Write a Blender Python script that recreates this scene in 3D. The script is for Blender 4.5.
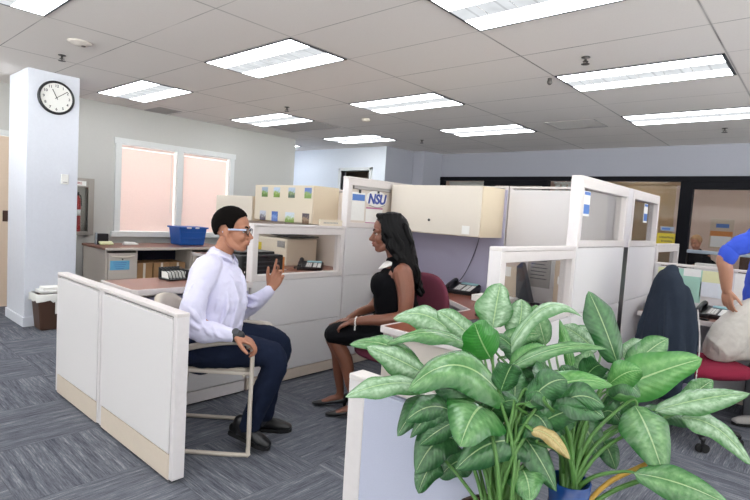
import bpy, bmesh, math, random
from mathutils import Vector, Matrix, Euler
PI = math.pi
random.seed(4)
D = bpy.data
for o in list(D.objects): D.objects.remove(o)
SC = bpy.context.scene
COL = SC.collection

# ---------------------------------------------------------------- camera
YAW, PITCH, ROLL = 0.721, -0.068, 0.062
CAM_H, CEIL = 1.38, 2.639
cam = D.cameras.new('camera'); camo = D.objects.new('camera', cam); COL.objects.link(camo)
cam.sensor_width = 36.0; cam.lens = 515.8 / 750 * 36.0; cam.clip_start = 0.05; cam.clip_end = 100
fw = Vector((-math.sin(YAW)*math.cos(PITCH), math.cos(YAW)*math.cos(PITCH), math.sin(PITCH)))
rt = Vector((math.cos(YAW), math.sin(YAW), 0)); up = rt.cross(fw)
r2 = rt*math.cos(ROLL) + up*math.sin(ROLL); u2 = up*math.cos(ROLL) - rt*math.sin(ROLL)
m = Matrix((r2, u2, -fw)).transposed().to_4x4(); m.translation = Vector((0, 0, CAM_H))
camo.matrix_world = m
SC.camera = camo
# ---------------------------------------------------------------- world, exposure
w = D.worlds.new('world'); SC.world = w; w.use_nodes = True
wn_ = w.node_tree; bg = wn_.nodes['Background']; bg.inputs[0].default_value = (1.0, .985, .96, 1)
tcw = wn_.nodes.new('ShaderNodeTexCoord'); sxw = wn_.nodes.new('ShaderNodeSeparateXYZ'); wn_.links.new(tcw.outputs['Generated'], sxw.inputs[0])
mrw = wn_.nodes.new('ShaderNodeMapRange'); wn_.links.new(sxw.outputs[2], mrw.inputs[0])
mrw.inputs[1].default_value = -.12; mrw.inputs[2].default_value = .05; mrw.inputs[3].default_value = 9.0; mrw.inputs[4].default_value = 1.6   # added glow below the horizon to light the ceiling, soft sky above
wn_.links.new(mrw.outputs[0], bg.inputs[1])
SC.view_settings.view_transform = 'Standard'; SC.view_settings.look = 'None'
SC.view_settings.exposure = 0.78; SC.view_settings.gamma = 1.0
SC.view_settings.use_curve_mapping = False
LAMP = 5.6          # strength of the fluorescent ceiling lights

# ---------------------------------------------------------------- materials
def lin(c):
    if isinstance(c, str): c = tuple(int(c[i:i+2], 16) for i in (0, 2, 4))
    return tuple(((v/255)/12.92 if v/255 <= .04045 else ((v/255+.055)/1.055)**2.4) for v in c) + (1,)
MATS = {}
def mat(name, col, rough=.5, metal=0, noise=0, scale=40, bump=0, spec=.5, sheen=0, trans=0, coat=0, detail=3):
    if name in MATS: return MATS[name]
    M = D.materials.new(name); M.use_nodes = True; nt = M.node_tree; b = nt.nodes['Principled BSDF']
    b.inputs['Base Color'].default_value = lin(col); b.inputs['Roughness'].default_value = rough
    b.inputs['Metallic'].default_value = metal; b.inputs['Specular IOR Level'].default_value = spec
    if sheen: b.inputs['Sheen Weight'].default_value = sheen
    if coat: b.inputs['Coat Weight'].default_value = coat; b.inputs['Coat Roughness'].default_value = .15
    tc = nt.nodes.new('ShaderNodeTexCoord'); n = nt.nodes.new('ShaderNodeTexNoise')
    n.inputs['Scale'].default_value = scale; n.inputs['Detail'].default_value = detail
    nt.links.new(tc.outputs['Object'], n.inputs['Vector'])
    mx = nt.nodes.new('ShaderNodeMixRGB'); mx.blend_type = 'MIX'
    c = lin(col); k = noise if noise else .04
    mx.inputs[1].default_value = tuple(v*(1-k) for v in c[:3])+(1,); mx.inputs[2].default_value = tuple(min(1, v*(1+k)) for v in c[:3])+(1,)
    nt.links.new(n.outputs['Fac'], mx.inputs[0]); nt.links.new(mx.outputs[0], b.inputs['Base Color'])
    if bump:
        bp = nt.nodes.new('ShaderNodeBump'); bp.inputs['Strength'].default_value = bump; bp.inputs['Distance'].default_value = .004
        nt.links.new(n.outputs['Fac'], bp.inputs['Height']); nt.links.new(bp.outputs[0], b.inputs['Normal'])
    MATS[name] = M; return M
def glassmat(name, tint=(.93, .95, .95, 1), refl=1.0):
    M = D.materials.new(name); M.use_nodes = True; nt = M.node_tree; nt.nodes.clear()
    o = nt.nodes.new('ShaderNodeOutputMaterial'); t = nt.nodes.new('ShaderNodeBsdfTransparent'); g = nt.nodes.new('ShaderNodeBsdfGlossy')
    f = nt.nodes.new('ShaderNodeFresnel'); mx = nt.nodes.new('ShaderNodeMixShader'); 
    ge = nt.nodes.new('ShaderNodeNewGeometry'); mr = nt.nodes.new('ShaderNodeMapRange'); nt.links.new(ge.outputs['Backfacing'], mr.inputs[0])
    mr.inputs[3].default_value = 1.45; mr.inputs[4].default_value = 1/1.45; nt.links.new(mr.outputs[0], f.inputs[0])
    t.inputs[0].default_value = tint; g.inputs['Roughness'].default_value = .02; g.inputs[0].default_value = (refl, refl, refl, 1)
    nt.links.new(f.outputs[0], mx.inputs[0]); nt.links.new(t.outputs[0], mx.inputs[1]); nt.links.new(g.outputs[0], mx.inputs[2])
    nt.links.new(mx.outputs[0], o.inputs[0]); return M
class NT:
    """tiny helper for node graphs"""
    def __init__(s, M): s.nt = M.node_tree
    def math(s, op, a, b=None, c=None):
        n = s.nt.nodes.new('ShaderNodeMath'); n.operation = op
        for i, v in enumerate((a, b, c)):
            if v is None: continue
            if isinstance(v, (int, float)): n.inputs[i].default_value = v
            else: s.nt.links.new(v, n.inputs[i])
        return n.outputs[0]
    def mix(s, f, a, b):
        n = s.nt.nodes.new('ShaderNodeMixRGB')
        for i, v in enumerate((f, a, b)):
            if isinstance(v, (int, float)): n.inputs[i].default_value = v
            elif isinstance(v, tuple): n.inputs[i].default_value = v
            else: s.nt.links.new(v, n.inputs[i])
        return n.outputs[0]
    def xyz(s):
        t = s.nt.nodes.new('ShaderNodeTexCoord'); x = s.nt.nodes.new('ShaderNodeSeparateXYZ')
        s.nt.links.new(t.outputs['Object'], x.inputs[0]); return t, x.outputs
    def comb(s, a, b, c=0.0):
        n = s.nt.nodes.new('ShaderNodeCombineXYZ')
        for i, v in enumerate((a, b, c)):
            if isinstance(v, (int, float)): n.inputs[i].default_value = v
            else: s.nt.links.new(v, n.inputs[i])
        return n.outputs[0]
    def noise(s, vec, scale, detail=2, rough=.5):
        n = s.nt.nodes.new('ShaderNodeTexNoise'); n.inputs['Scale'].default_value = scale; n.inputs['Detail'].default_value = detail
        n.inputs['Roughness'].default_value = rough
        if vec is not None: s.nt.links.new(vec, n.inputs['Vector'])
        return n.outputs['Fac']
    def ramp(s, f, stops):
        n = s.nt.nodes.new('ShaderNodeValToRGB'); e = n.color_ramp.elements
        while len(e) < len(stops): e.new(.5)
        for el, (p, c) in zip(e, stops): el.position = p; el.color = c
        s.nt.links.new(f, n.inputs[0]); return n.outputs[0]

# carpet of quarter-turned striped tiles
M = mat('carpet', '6d7078', .95, spec=.1); g = NT(M); t, X = g.xyz(); T = .61
ux = g.math('DIVIDE', g.math('ADD', X[0], 3.2+T*20), T); uy = g.math('DIVIDE', g.math('ADD', X[1], -1.27+T*20), T)
fx = g.math('FLOOR', ux); fy = g.math('FLOOR', uy)
par = g.math('MODULO', g.math('ADD', fx, fy), 2.0)
a = g.mix(par, X[0], X[1]); b_ = g.mix(par, X[1], X[0])
v = g.comb(g.math('MULTIPLY', a, 1.0), g.math('MULTIPLY', b_, .05), g.math('ADD', g.math('MULTIPLY', fx, .37), g.math('MULTIPLY', fy, .71)))
n1 = g.noise(v, 150, 3, .75); n2 = g.noise(t.outputs['Object'], 260, 2); n3 = g.noise(v, 34, 1)
s_ = g.math('ADD', g.math('MULTIPLY', n1, .72), g.math('MULTIPLY', n3, .28))
s_ = g.math('ADD', s_, g.math('MULTIPLY', g.math('SUBTRACT', n2, .5), .22))
c = g.ramp(s_, [(.33, lin('3f424b')), (.46, lin('5c5f68')), (.56, lin('6e7078')), (.69, lin('9b9ca0'))])
ex = g.math('SUBTRACT', g.math('FRACT', ux), .5); ey = g.math('SUBTRACT', g.math('FRACT', uy), .5)
edge = g.math('GREATER_THAN', g.math('MAXIMUM', g.math('ABSOLUTE', ex), g.math('ABSOLUTE', ey)), .497)
c = g.mix(g.math('MULTIPLY', edge, .35), c, lin('30323a'))
bs = M.node_tree.nodes['Principled BSDF']; M.node_tree.links.new(c, bs.inputs['Base Color'])

# suspended ceiling of 2 x 4 ft tiles
M = mat('ceiling_tile', 'c8c4c2', .9, spec=.1); g = NT(M); t, X = g.xyz()
def line(x, off, per, hw):
    u = g.math('FRACT', g.math('DIVIDE', g.math('ADD', x, off + per*40), per))
    dd = g.math('MULTIPLY', g.math('MINIMUM', u, g.math('SUBTRACT', 1.0, u)), per)
    return g.math('LESS_THAN', dd, hw)
lx = line(X[0], 1.873, 1.2192, .005); ly = line(X[1], -3.044, .6096, .004)
wk = g.noise(t.outputs['Object'], 1.7, 1)
lx2 = line(X[0], 1.873, 1.2192, .011)
l = g.math('MULTIPLY', g.math('MAXIMUM', lx, ly), g.math('ADD', g.math('MULTIPLY', wk, 1.5), -.25))
sp = g.noise(t.outputs['Object'], 140, 3)
c = g.mix(g.math('MULTIPLY', sp, .35), lin('e6e0dc'), lin('cbc5c0'))
c = g.mix(lx2, c, lin('d6d0cc')); c = g.mix(l, c, lin('55504e'))
bs = M.node_tree.nodes['Principled BSDF']; M.node_tree.links.new(c, bs.inputs['Base Color'])

mat('wall_paint', 'd6d7d6', .8, bump=.05, scale=90)
mat('wall_grey', 'c3c2be', .8, bump=.05, scale=90)
mat('wall_blue', '9fa0aa', .8, bump=.05, scale=90)
mat('wall_white', 'dfe4ec', .8)
mat('column_paint', 'd9dce6', .7)
mat('wall_warm', 'd9bfae', .8)
mat('trim_white', 'dcdedd', .5)
mat('panel_trim', 'dad3d1', .45)
mat('panel_post', 'ddd8d9', .45)
mat('panel_cream', 'ded5c8', .5, noise=.02)
mat('panel_fabric', 'dcd9da', .95, noise=.05, scale=500, bump=.25, spec=.1)
mat('panel_purple', 'b0aec6', .95, noise=.06, scale=400, bump=.25, spec=.1)
mat('panel_blue', 'bcc0d4', .95, noise=.07, scale=300, bump=.25, spec=.1)
mat('kick_beige', 'd8cabb', .5)
mat('metal_beige', 'cdc4bb', .45)
mat('metal_cream', 'dfd3bf', .42, noise=.015)
mat('metal_cream_side', 'dfd0b6', .42, noise=.015)
mat('black', '17181c', .35)
mat('black_frame', '0d0d14', .5, spec=.12)
mat('black_plastic', '1b1c20', .3)
mat('dark_grey', '3b3c42', .5)
mat('rubber', '101012', .8)
mat('steel', 'a5a09a', .38, metal=.85)
mat('aluminium', 'a9b4c0', .35, metal=.6)
mat('white_plastic', 'e4e3e0', .4)
mat('paper', 'ecebe8', .8)
mat('wood_laminate', '8f6352', .35, noise=.15, scale=14, detail=5)
mat('wood_desk', '844a36', .3, noise=.2, scale=12, detail=5)
mat('wood_return', '85594b', .35, noise=.15, scale=14, detail=5)
mat('cardboard', 'a5805a', .85, noise=.08)
mat('blue_tub', '1e5cb4', .4)
mat('blue_dark', '174080', .25)
mat('maroon', '6f3848', .9, noise=.12, scale=350, bump=.3, spec=.15)
mat('maroon_seat', '7d2238', .9, noise=.12, scale=350, bump=.3, spec=.15)
mat('chair_beige', 'c3b9ae', .4)
mat('chair_pad', 'c9bfb2', .85, noise=.05, scale=200)
mat('red', 'a81f22', .3)
mat('yellow', 'd8c23a', .6)
mat('sky_blue', '6fb6dc', .8)
mat('shirt', 'd6d4ec', .8, noise=.03, scale=300, bump=.1, sheen=.2)
mat('navy_cloth', '182034', .9, noise=.15, scale=300, bump=.15, spec=.15)
mat('jacket', '28303d', .85, spec=.2, noise=.12, scale=120, bump=.3)
mat('black_cloth', '0b0b0f', .9, noise=.15, scale=200, bump=.1, spec=.12)
mat('black_leather', '101013', .32)
mat('skin_man', 'a9745b', .5, noise=.05, scale=30)
mat('skin_woman', '7b4d3b', .45, noise=.05, scale=30)
mat('skin_right', 'b08069', .5, noise=.05, scale=30)
mat('lips', '8c3f40', .4)
mat('lips_man', '94594f', .5)
mat('eye_white', 'b9b0aa', .8, spec=.1)
mat('iris', '1d1411', .2)
mat('hair_short', '0f0c0b', .95, spec=.08, noise=.5, scale=350, bump=.8)
mat('hair_long', '040305', .45, spec=.16, noise=.3, scale=60, bump=.4)
mat('hair_fair', 'a5805a', .8, noise=.3, scale=100)
mat('glasses_blue', 'b7c1dc', .3)
mat('pearl', 'e9e4e0', .3)
mat('blue_shirt', '2f4fc4', .8, noise=.08, scale=200, bump=.1)
mat('khaki_white', 'c6c1ba', .85, noise=.04, scale=200, bump=.1)
mat('soil', '2d211b', .95, noise=.5, scale=120, bump=1)
mat('pot_brown', '4a3226', .5)
mat('petiole', '4e7a38', .45, noise=.12, scale=30)
mat('petiole_yellow', 'b08a35', .6, noise=.2, scale=30)
mat('logo_blue', '3c4f9c', .6)
mat('magenta', 'b86a93', .7)
mat('blue_band', '5a80c4', .7)
mat('shelf_dark', '20233a', .7)
mat('detector', 'c4bcb5', .6)
mat('hall_wall', '8a7a69', .8)
mat('tan_blind', 'd0b998', .8)
mat('white_blind', 'd9dad8', .8)
mat('green_paper', 'a5cfbf', .8)
mat('yellow_paper', 'dcdcb0', .8)
mat('tackboard', 'd9cec4', .9)
mat('tan_panel', 'cbb9a4', .85, noise=.05, scale=100)
mat('door_tan', 'dcc6b0', .6)
mat('orange', 'd98a4a', .7)
mat('grille', 'a5a19f', .7)
mat('sensor_dark', '4a4543', .5)
GLASS = glassmat('clear_glass')
GLASS_D = glassmat('smoked_glass', (.94, .94, .94, 1), .4)
GLASS_B = glassmat('shop_glass', (.96, .96, .96, 1), .35)
MATS['glass'] = GLASS; MATS['glass_dim'] = GLASS_D
# blinds let a little daylight through
def translucent(name, tcol, f):
    M = MATS[name]; nt = M.node_tree; b = nt.nodes['Principled BSDF']; tr = nt.nodes.new('ShaderNodeBsdfTranslucent'); tr.inputs[0].default_value = lin(tcol); ms = nt.nodes.new('ShaderNodeMixShader'); ms.inputs[0].default_value = f
    nt.links.new(b.outputs[0], ms.inputs[1]); nt.links.new(tr.outputs[0], ms.inputs[2]); nt.links.new(ms.outputs[0], nt.nodes['Material Output'].inputs[0])
translucent('tan_blind', 'dcc49c', .4); translucent('white_blind', 'e8e6e0', .4)
M = mat('blind_pink', 'fbeae4', .7); nt = M.node_tree; b = nt.nodes['Principled BSDF']
tr = nt.nodes.new('ShaderNodeBsdfTranslucent'); tr.inputs[0].default_value = lin('ffdccb'); ms = nt.nodes.new('ShaderNodeMixShader'); ms.inputs[0].default_value = .125
out = nt.nodes['Material Output']; nt.links.new(b.outputs[0], ms.inputs[1]); nt.links.new(tr.outputs[0], ms.inputs[2]); nt.links.new(ms.outputs[0], out.inputs[0])
# light lens: louvre cells of a fluorescent troffer (object space, long side = x)
M = D.materials.new('troffer_lens'); M.use_nodes = True; MATS['lens'] = M; nt = M.node_tree; nt.nodes.clear()
o_ = nt.nodes.new('ShaderNodeOutputMaterial'); em = nt.nodes.new('ShaderNodeEmission'); nt.links.new(em.outputs[0], o_.inputs[0])
g = NT(M); t, X = g.xyz()
mid = g.math('LESS_THAN', g.math('ABSOLUTE', X[1]), .088)
cu = g.math('ABSOLUTE', g.math('SUBTRACT', g.math('FRACT', g.math('DIVIDE', g.math('ADD', X[0], 2.0), .19)), .5))
cell = g.math('GREATER_THAN', cu, .46)
wob = g.noise(t.outputs['Object'], 7, 1)
st = g.math('SUBTRACT', LAMP, g.math('MULTIPLY', mid, g.math('ADD', LAMP-.62, g.math('MULTIPLY', wob, .25))))
st = g.math('MULTIPLY', st, g.math('SUBTRACT', 1.0, g.math('MULTIPLY', g.math('MULTIPLY', cell, mid), .25)))
nt.links.new(st, em.inputs[1]); em.inputs[0].default_value = (.93, .965, 1.0, 1)
def t_o(nt):
    return nt.nodes.new('ShaderNodeTexCoord').outputs['Object']
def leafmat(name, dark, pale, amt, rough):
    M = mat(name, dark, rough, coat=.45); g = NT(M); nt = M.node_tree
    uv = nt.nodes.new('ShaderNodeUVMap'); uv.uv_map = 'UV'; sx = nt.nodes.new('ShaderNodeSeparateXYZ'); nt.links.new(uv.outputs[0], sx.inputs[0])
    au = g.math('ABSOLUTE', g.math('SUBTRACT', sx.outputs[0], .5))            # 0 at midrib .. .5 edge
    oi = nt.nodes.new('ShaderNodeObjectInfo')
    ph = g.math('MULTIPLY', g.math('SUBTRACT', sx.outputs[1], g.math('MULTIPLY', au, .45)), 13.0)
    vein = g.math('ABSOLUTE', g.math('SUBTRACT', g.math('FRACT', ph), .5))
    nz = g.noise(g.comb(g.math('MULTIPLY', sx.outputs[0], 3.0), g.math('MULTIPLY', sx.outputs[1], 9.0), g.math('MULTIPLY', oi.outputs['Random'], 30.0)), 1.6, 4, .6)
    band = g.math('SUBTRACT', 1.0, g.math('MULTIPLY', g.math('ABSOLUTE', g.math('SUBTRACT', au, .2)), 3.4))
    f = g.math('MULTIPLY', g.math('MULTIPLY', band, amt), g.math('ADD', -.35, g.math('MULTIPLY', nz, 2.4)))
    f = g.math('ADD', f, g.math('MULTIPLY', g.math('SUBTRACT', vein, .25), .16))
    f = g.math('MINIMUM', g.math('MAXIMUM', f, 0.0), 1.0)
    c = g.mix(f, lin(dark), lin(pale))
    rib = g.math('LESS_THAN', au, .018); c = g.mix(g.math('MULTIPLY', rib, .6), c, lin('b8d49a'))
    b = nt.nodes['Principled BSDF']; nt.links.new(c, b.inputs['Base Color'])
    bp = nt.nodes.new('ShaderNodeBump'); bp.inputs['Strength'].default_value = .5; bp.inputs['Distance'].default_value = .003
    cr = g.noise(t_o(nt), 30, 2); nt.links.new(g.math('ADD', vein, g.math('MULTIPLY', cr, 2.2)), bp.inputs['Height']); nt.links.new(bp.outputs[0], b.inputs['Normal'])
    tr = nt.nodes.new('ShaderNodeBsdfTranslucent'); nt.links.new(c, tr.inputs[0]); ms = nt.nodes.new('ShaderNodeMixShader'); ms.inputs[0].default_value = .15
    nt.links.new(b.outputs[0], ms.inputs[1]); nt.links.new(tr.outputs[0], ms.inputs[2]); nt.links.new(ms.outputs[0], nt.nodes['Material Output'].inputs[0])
leafmat('leaf_p', '3c7639', 'aeccaa', .9, .27)
leafmat('leaf_m', '27662b', '84b277', .7, .27)
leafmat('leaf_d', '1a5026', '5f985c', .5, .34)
leafmat('leaf_b', '357f30', '88bd72', .6, .3)
leafmat('leaf_g', '2b7a2a', '4d9a42', .4, .4)
leafmat('leaf_y', 'a08a50', 'cdbb86', .8, .6)

# ---------------------------------------------------------------- object helpers
def setp(o, label=None, cat=None, group=None, kind=None):
    if label: o['label'] = label
    if cat: o['category'] = cat
    if group: o['group'] = group
    if kind: o['kind'] = kind
    return o
def thing(name, label, cat, loc=(0, 0, 0), rotz=0, group=None):
    o = D.objects.new(name, None); COL.objects.link(o); o.location = loc; o.rotation_euler = (0, 0, rotz)
    o.empty_display_size = .1
    return setp(o, label, cat, group)
def root(o):
    while o.parent: o = o.parent
    return o
def part(name, bm, m, parent=None, world=False, smooth=False, label=None):
    if world and parent is not None:
        r = root(parent); bm.transform((Matrix.Translation(r.location) @ r.rotation_euler.to_matrix().to_4x4()).inverted())
    me = D.meshes.new(name); bmesh.ops.recalc_face_normals(bm, faces=bm.faces); bm.to_mesh(me); bm.free()
    ms = m if isinstance(m, (list, tuple)) else [m]
    for q in ms: me.materials.append(MATS[q] if isinstance(q, str) else q)
    if smooth:
        for p in me.polygons: p.use_smooth = True
    o = D.objects.new(name, me); COL.objects.link(o)
    if parent is not None: o.parent = parent
    if label: o['label'] = label
    return o
def single(name, bm, m, label, cat, group=None, smooth=False, origin=None):
    """a top-level thing that is one mesh"""
    if origin is not None: bm.transform(Matrix.Translation(-Vector(origin)))
    o = part(name, bm, m, smooth=smooth)
    if origin is not None: o.location = origin
    return setp(o, label, cat, group)
def struct(name, bm, m, parent=None):
    o = part(name, bm, m, parent)
    if parent is None: o['kind'] = 'structure'
    return o
def B(): return bmesh.new()
def box(bm, x0, x1, y0, y1, z0, z1, bev=0, mi=0, seg=2):
    x0, x1 = sorted((x0, x1)); y0, y1 = sorted((y0, y1)); z0, z1 = sorted((z0, z1))
    t = bmesh.new(); vs = [t.verts.new((x, y, z)) for z in (z0, z1) for (x, y) in ((x0, y0), (x1, y0), (x1, y1), (x0, y1))]
    for f in ((0, 3, 2, 1), (4, 5, 6, 7), (0, 1, 5, 4), (1, 2, 6, 5), (2, 3, 7, 6), (3, 0, 4, 7)): t.faces.new([vs[i] for i in f])
    if bev: bmesh.ops.bevel(t, geom=list(t.edges), offset=bev, segments=seg, affect='EDGES', profile=.5)
    merge(bm, t, mi); return bm
def merge(bm, t, mi=0, mtx=None):
    if mtx is not None: t.transform(mtx)
    vm = {}
    for v in t.verts: vm[v] = bm.verts.new(v.co)
    for f in t.faces:
        try: nf = bm.faces.new([vm[v] for v in f.verts]); nf.material_index = mi; nf.smooth = f.smooth
        except ValueError: pass
    t.free()
def rbox(bm, c, size, rot=(0, 0, 0), bev=0, mi=0):
    t = bmesh.new(); sx, sy, sz = size; box(t, -sx/2, sx/2, -sy/2, sy/2, -sz/2, sz/2, bev)
    merge(bm, t, mi, Matrix.Translation(c) @ Euler(rot).to_matrix().to_4x4()); return bm
def bxo(x0, x1, y0, y1, z0, z1, bev=0): return box(B(), x0, x1, y0, y1, z0, z1, bev)
def crom(P, n):
    P = [Vector(p) if len(p) == 3 else list(p) for p in P]; out = []
    K = len(P)
    for i in range(K-1):
        p0 = P[max(i-1, 0)]; p1 = P[i]; p2 = P[i+1]; p3 = P[min(i+2, K-1)]
        for j in range(n):
            t = j/n
            out.append([.5*((2*b)+(-a+c)*t+(2*a-5*b+4*c-d)*t*t+(-a+3*b-3*c+d)*t**3) for a, b, c, d in zip(p0, p1, p2, p3)])
    out.append(list(P[-1])); return out
def tube(bm, pts, seg=10, n=4, side=None, cap=True, mi=0, smooth=True):
    """swept tube; pts (x,y,z,r) or (x,y,z,rn,rs): rs along side, rn across"""
    pts = [tuple(p) if len(p) >= 5 else tuple(p)+(p[3],) for p in pts]
    P = crom(pts, n) if n > 1 and len(pts) > 2 else [list(p) for p in pts]
    prev = None; rings = []
    C = [Vector(p[:3]) for p in P]
    for i, p in enumerate(P):
        t = (C[min(i+1, len(P)-1)]-C[max(i-1, 0)])
        if t.length < 1e-7: t = Vector((0, 0, 1))
        t.normalize()
        if side is not None:
            s = Vector(side); s = (s-t*s.dot(t))
            if s.length < 1e-4: s = prev if prev is not None else Vector((0, 1, 0))
            s.normalize()
        else:
            s = prev if prev is not None else (Vector((0, 1, 0)) if abs(t.y) < .9 else Vector((1, 0, 0)))
            s = (s-t*s.dot(t)).normalized()
        prev = s; nn = t.cross(s)
        rings.append((C[i], t, nn, s, max(p[3], 1e-4), max(p[4], 1e-4)))
    full = []
    if cap:
        c, t, nn, s, a, b = rings[0]
        for k in (.1, .5, .85): full.append((c-t*min(a, b)*math.sqrt(1-k*k), nn, s, a*k, b*k))
    for c, t, nn, s, a, b in rings: full.append((c, nn, s, a, b))
    if cap:
        c, t, nn, s, a, b = rings[-1]
        for k in (.85, .5, .1): full.append((c+t*min(a, b)*math.sqrt(1-k*k), nn, s, a*k, b*k))
    vr = []
    for c, nn, s, a, b in full:
        vr.append([bm.verts.new(c+nn*a*math.cos(2*PI*j/seg)+s*b*math.sin(2*PI*j/seg)) for j in range(seg)])
    for r0, r1 in zip(vr, vr[1:]):
        for j in range(seg):
            f = bm.faces.new((r0[j], r0[(j+1) % seg], r1[(j+1) % seg], r1[j])); f.smooth = smooth; f.material_index = mi
    for r in (vr[0], vr[-1]):
        f = bm.faces.new(r); f.material_index = mi; f.smooth = smooth
    return bm
def ell(bm, c, r, rot=(0, 0, 0), u=16, v=10, mi=0):
    t = bmesh.new(); bmesh.ops.create_uvsphere(t, u_segments=u, v_segments=v, radius=1)
    for f in t.faces: f.smooth = True
    if isinstance(r, (int, float)): r = (r, r, r)
    merge(bm, t, mi, Matrix.Translation(c) @ Euler(rot).to_matrix().to_4x4() @ Matrix.Diagonal((*r, 1))); return bm
def cyl(bm, c, r, h, seg=24, mi=0, r2=None, axis='z'):
    t = bmesh.new(); bmesh.ops.create_cone(t, cap_ends=True, segments=seg, radius1=r, radius2=r if r2 is None else r2, depth=h)
    R = {'z': Matrix(), 'x': Matrix.Rotation(PI/2, 4, 'Y'), 'y': Matrix.Rotation(PI/2, 4, 'X')}[axis]
    merge(bm, t, mi, Matrix.Translation(c) @ R); return bm
def lathe(bm, prof, c=(0, 0, 0), seg=28, mi=0):
    rings = [[bm.verts.new((c[0]+r*math.cos(2*PI*j/seg), c[1]+r*math.sin(2*PI*j/seg), c[2]+z)) for j in range(seg)] for r, z in prof]
    for a, b in zip(rings, rings[1:]):
        for j in range(seg):
            f = bm.faces.new((a[j], a[(j+1) % seg], b[(j+1) % seg], b[j])); f.smooth = True; f.material_index = mi
    for r in (rings[0], rings[-1]):
        bm.faces.new(r).material_index = mi
    return bm
def prism(bm, poly, z0, z1, mi=0, bev=0):
    t = bmesh.new(); a = [t.verts.new((x, y, z0)) for x, y in poly]; b = [t.verts.new((x, y, z1)) for x, y in poly]
    t.faces.new(a); t.faces.new(b)
    for i in range(len(poly)): j = (i+1) % len(poly); t.faces.new((a[i], a[j], b[j], b[i]))
    bmesh.ops.recalc_face_normals(t, faces=t.faces)
    if bev: bmesh.ops.bevel(t, geom=list(t.edges), offset=bev, segments=2, affect='EDGES')
    merge(bm, t, mi); return bm
def blob(name, bm, m, parent, voxel=.005, smooth=6, label=None, disp=0, dscale=.1):
    me = D.meshes.new('tmp'); bmesh.ops.recalc_face_normals(bm, faces=bm.faces); bm.to_mesh(me); bm.free()
    o = D.objects.new('tmp', me); COL.objects.link(o)
    r = o.modifiers.new('r', 'REMESH'); r.mode = 'VOXEL'; r.voxel_size = voxel
    if smooth: s = o.modifiers.new('s', 'SMOOTH'); s.iterations = smooth; s.factor = .5
    if disp:
        tx = D.textures.new('wrinkle', 'CLOUDS'); tx.noise_scale = dscale; tx.noise_depth = 2
        d = o.modifiers.new('d', 'DISPLACE'); d.texture = tx; d.strength = disp; d.mid_level = .5; d.texture_coords = 'LOCAL'
    dg = bpy.context.evaluated_depsgraph_get(); dg.update()
    ev = o.evaluated_get(dg); nm = D.meshes.new_from_object(ev, depsgraph=dg); nm.name = name
    D.objects.remove(o); D.meshes.remove(me)
    nm.materials.clear(); nm.materials.append(MATS[m] if isinstance(m, str) else m)
    for p in nm.polygons: p.use_smooth = True
    q = D.objects.new(name, nm); COL.objects.link(q); q.parent = parent
    if label: q['label'] = label
    return q
def text_bm(s, size, ext=.001, shear=0, bold=0):
    cu = D.curves.new('t', 'FONT'); cu.body = s; cu.size = size; cu.extrude = ext; cu.shear = shear; cu.offset = bold
    cu.align_x = 'CENTER'; cu.align_y = 'CENTER'; o = D.objects.new('t', cu); COL.objects.link(o)
    dg = bpy.context.evaluated_depsgraph_get(); dg.update(); me = D.meshes.new_from_object(o.evaluated_get(dg), depsgraph=dg)
    bm = bmesh.new(); bm.from_mesh(me); D.objects.remove(o); D.meshes.remove(me); return bm
def copy_tree(o, parent=None):
    c = o.copy(); COL.objects.link(c)
    if parent is not None: c.parent = parent
    for ch in [x for x in D.objects if x.parent == o]: copy_tree(ch, c)
    return c
# text plane orientation matrices: lettering readable from +X / from -Y
FACE_X = Matrix(((0, 0, 1, 0), (1, 0, 0, 0), (0, 1, 0, 0), (0, 0, 0, 1)))
FACE_Y = Matrix(((1, 0, 0, 0), (0, 0, -1, 0), (0, 1, 0, 0), (0, 0, 0, 1)))
LATD = lambda lat, d, z=0: (math.cos(YAW)*lat - math.sin(YAW)*d, math.sin(YAW)*lat + math.cos(YAW)*d, z)
# ================================================================ THE ROOM
YB = 8.45; XL = -7.35; XR = 3.6; YF = -3.2; ROOM2 = 12.6
struct('floor', bxo(-10.2, XR+.3, YF-.2, ROOM2+.2, -.08, 0), 'carpet')
struct('ceiling', bxo(-10.2, XR+.3, YF-.2, ROOM2+.2, CEIL, CEIL+.08), 'ceiling_tile')
# left wall with window opening (y 2.95..4.72, z .93..2.18) and a door opening (y .72..1.66)
bm = B()
box(bm, XL-.15, XL, YF-.2, .82, 0, CEIL); box(bm, XL-.15, XL, .82, 1.78, 2.06, CEIL); box(bm, XL-.15, XL, 1.78, 2.95, 0, CEIL)
box(bm, XL-.15, XL, 2.95, 4.74, 0, .93); box(bm, XL-.15, XL, 2.95, 4.74, 2.17, CEIL); box(bm, XL-.15, XL, 4.74, 6.02, 0, CEIL)
struct('wall_left', bm, 'wall_grey')
struct('wall_alcove', box(box(B(), -8.9, XL-.15, 5.9, 6.02, 0, CEIL), -9.0, -8.85, 5.9, 7.2, 0, CEIL), 'wall_white')
bm = B(); box(bm, -9.0, -7.33, 7.2, 7.3, 0, CEIL); box(bm, -6.57, -6.205, 7.2, 7.3, 0, CEIL); box(bm, -7.33, -6.57, 7.2, 7.3, 2.2, CEIL)
struct('wall_white', bm, 'wall_white')
bm = B(); prism(bm, [(-6.3, 7.31), (-6.3, 7.305), (-6.2, 7.2), (-6.15, 7.95), (-5.9, 7.95), (-5.82, 8.45), (-6.3, 8.45)], 0, CEIL)
struct('wall_corner', bm, 'wall_blue')
bm = B(); box(bm, -6.3, XR, YB, YB+.14, 2.2, CEIL)
struct('wall_back', bm, 'wall_blue')
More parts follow.
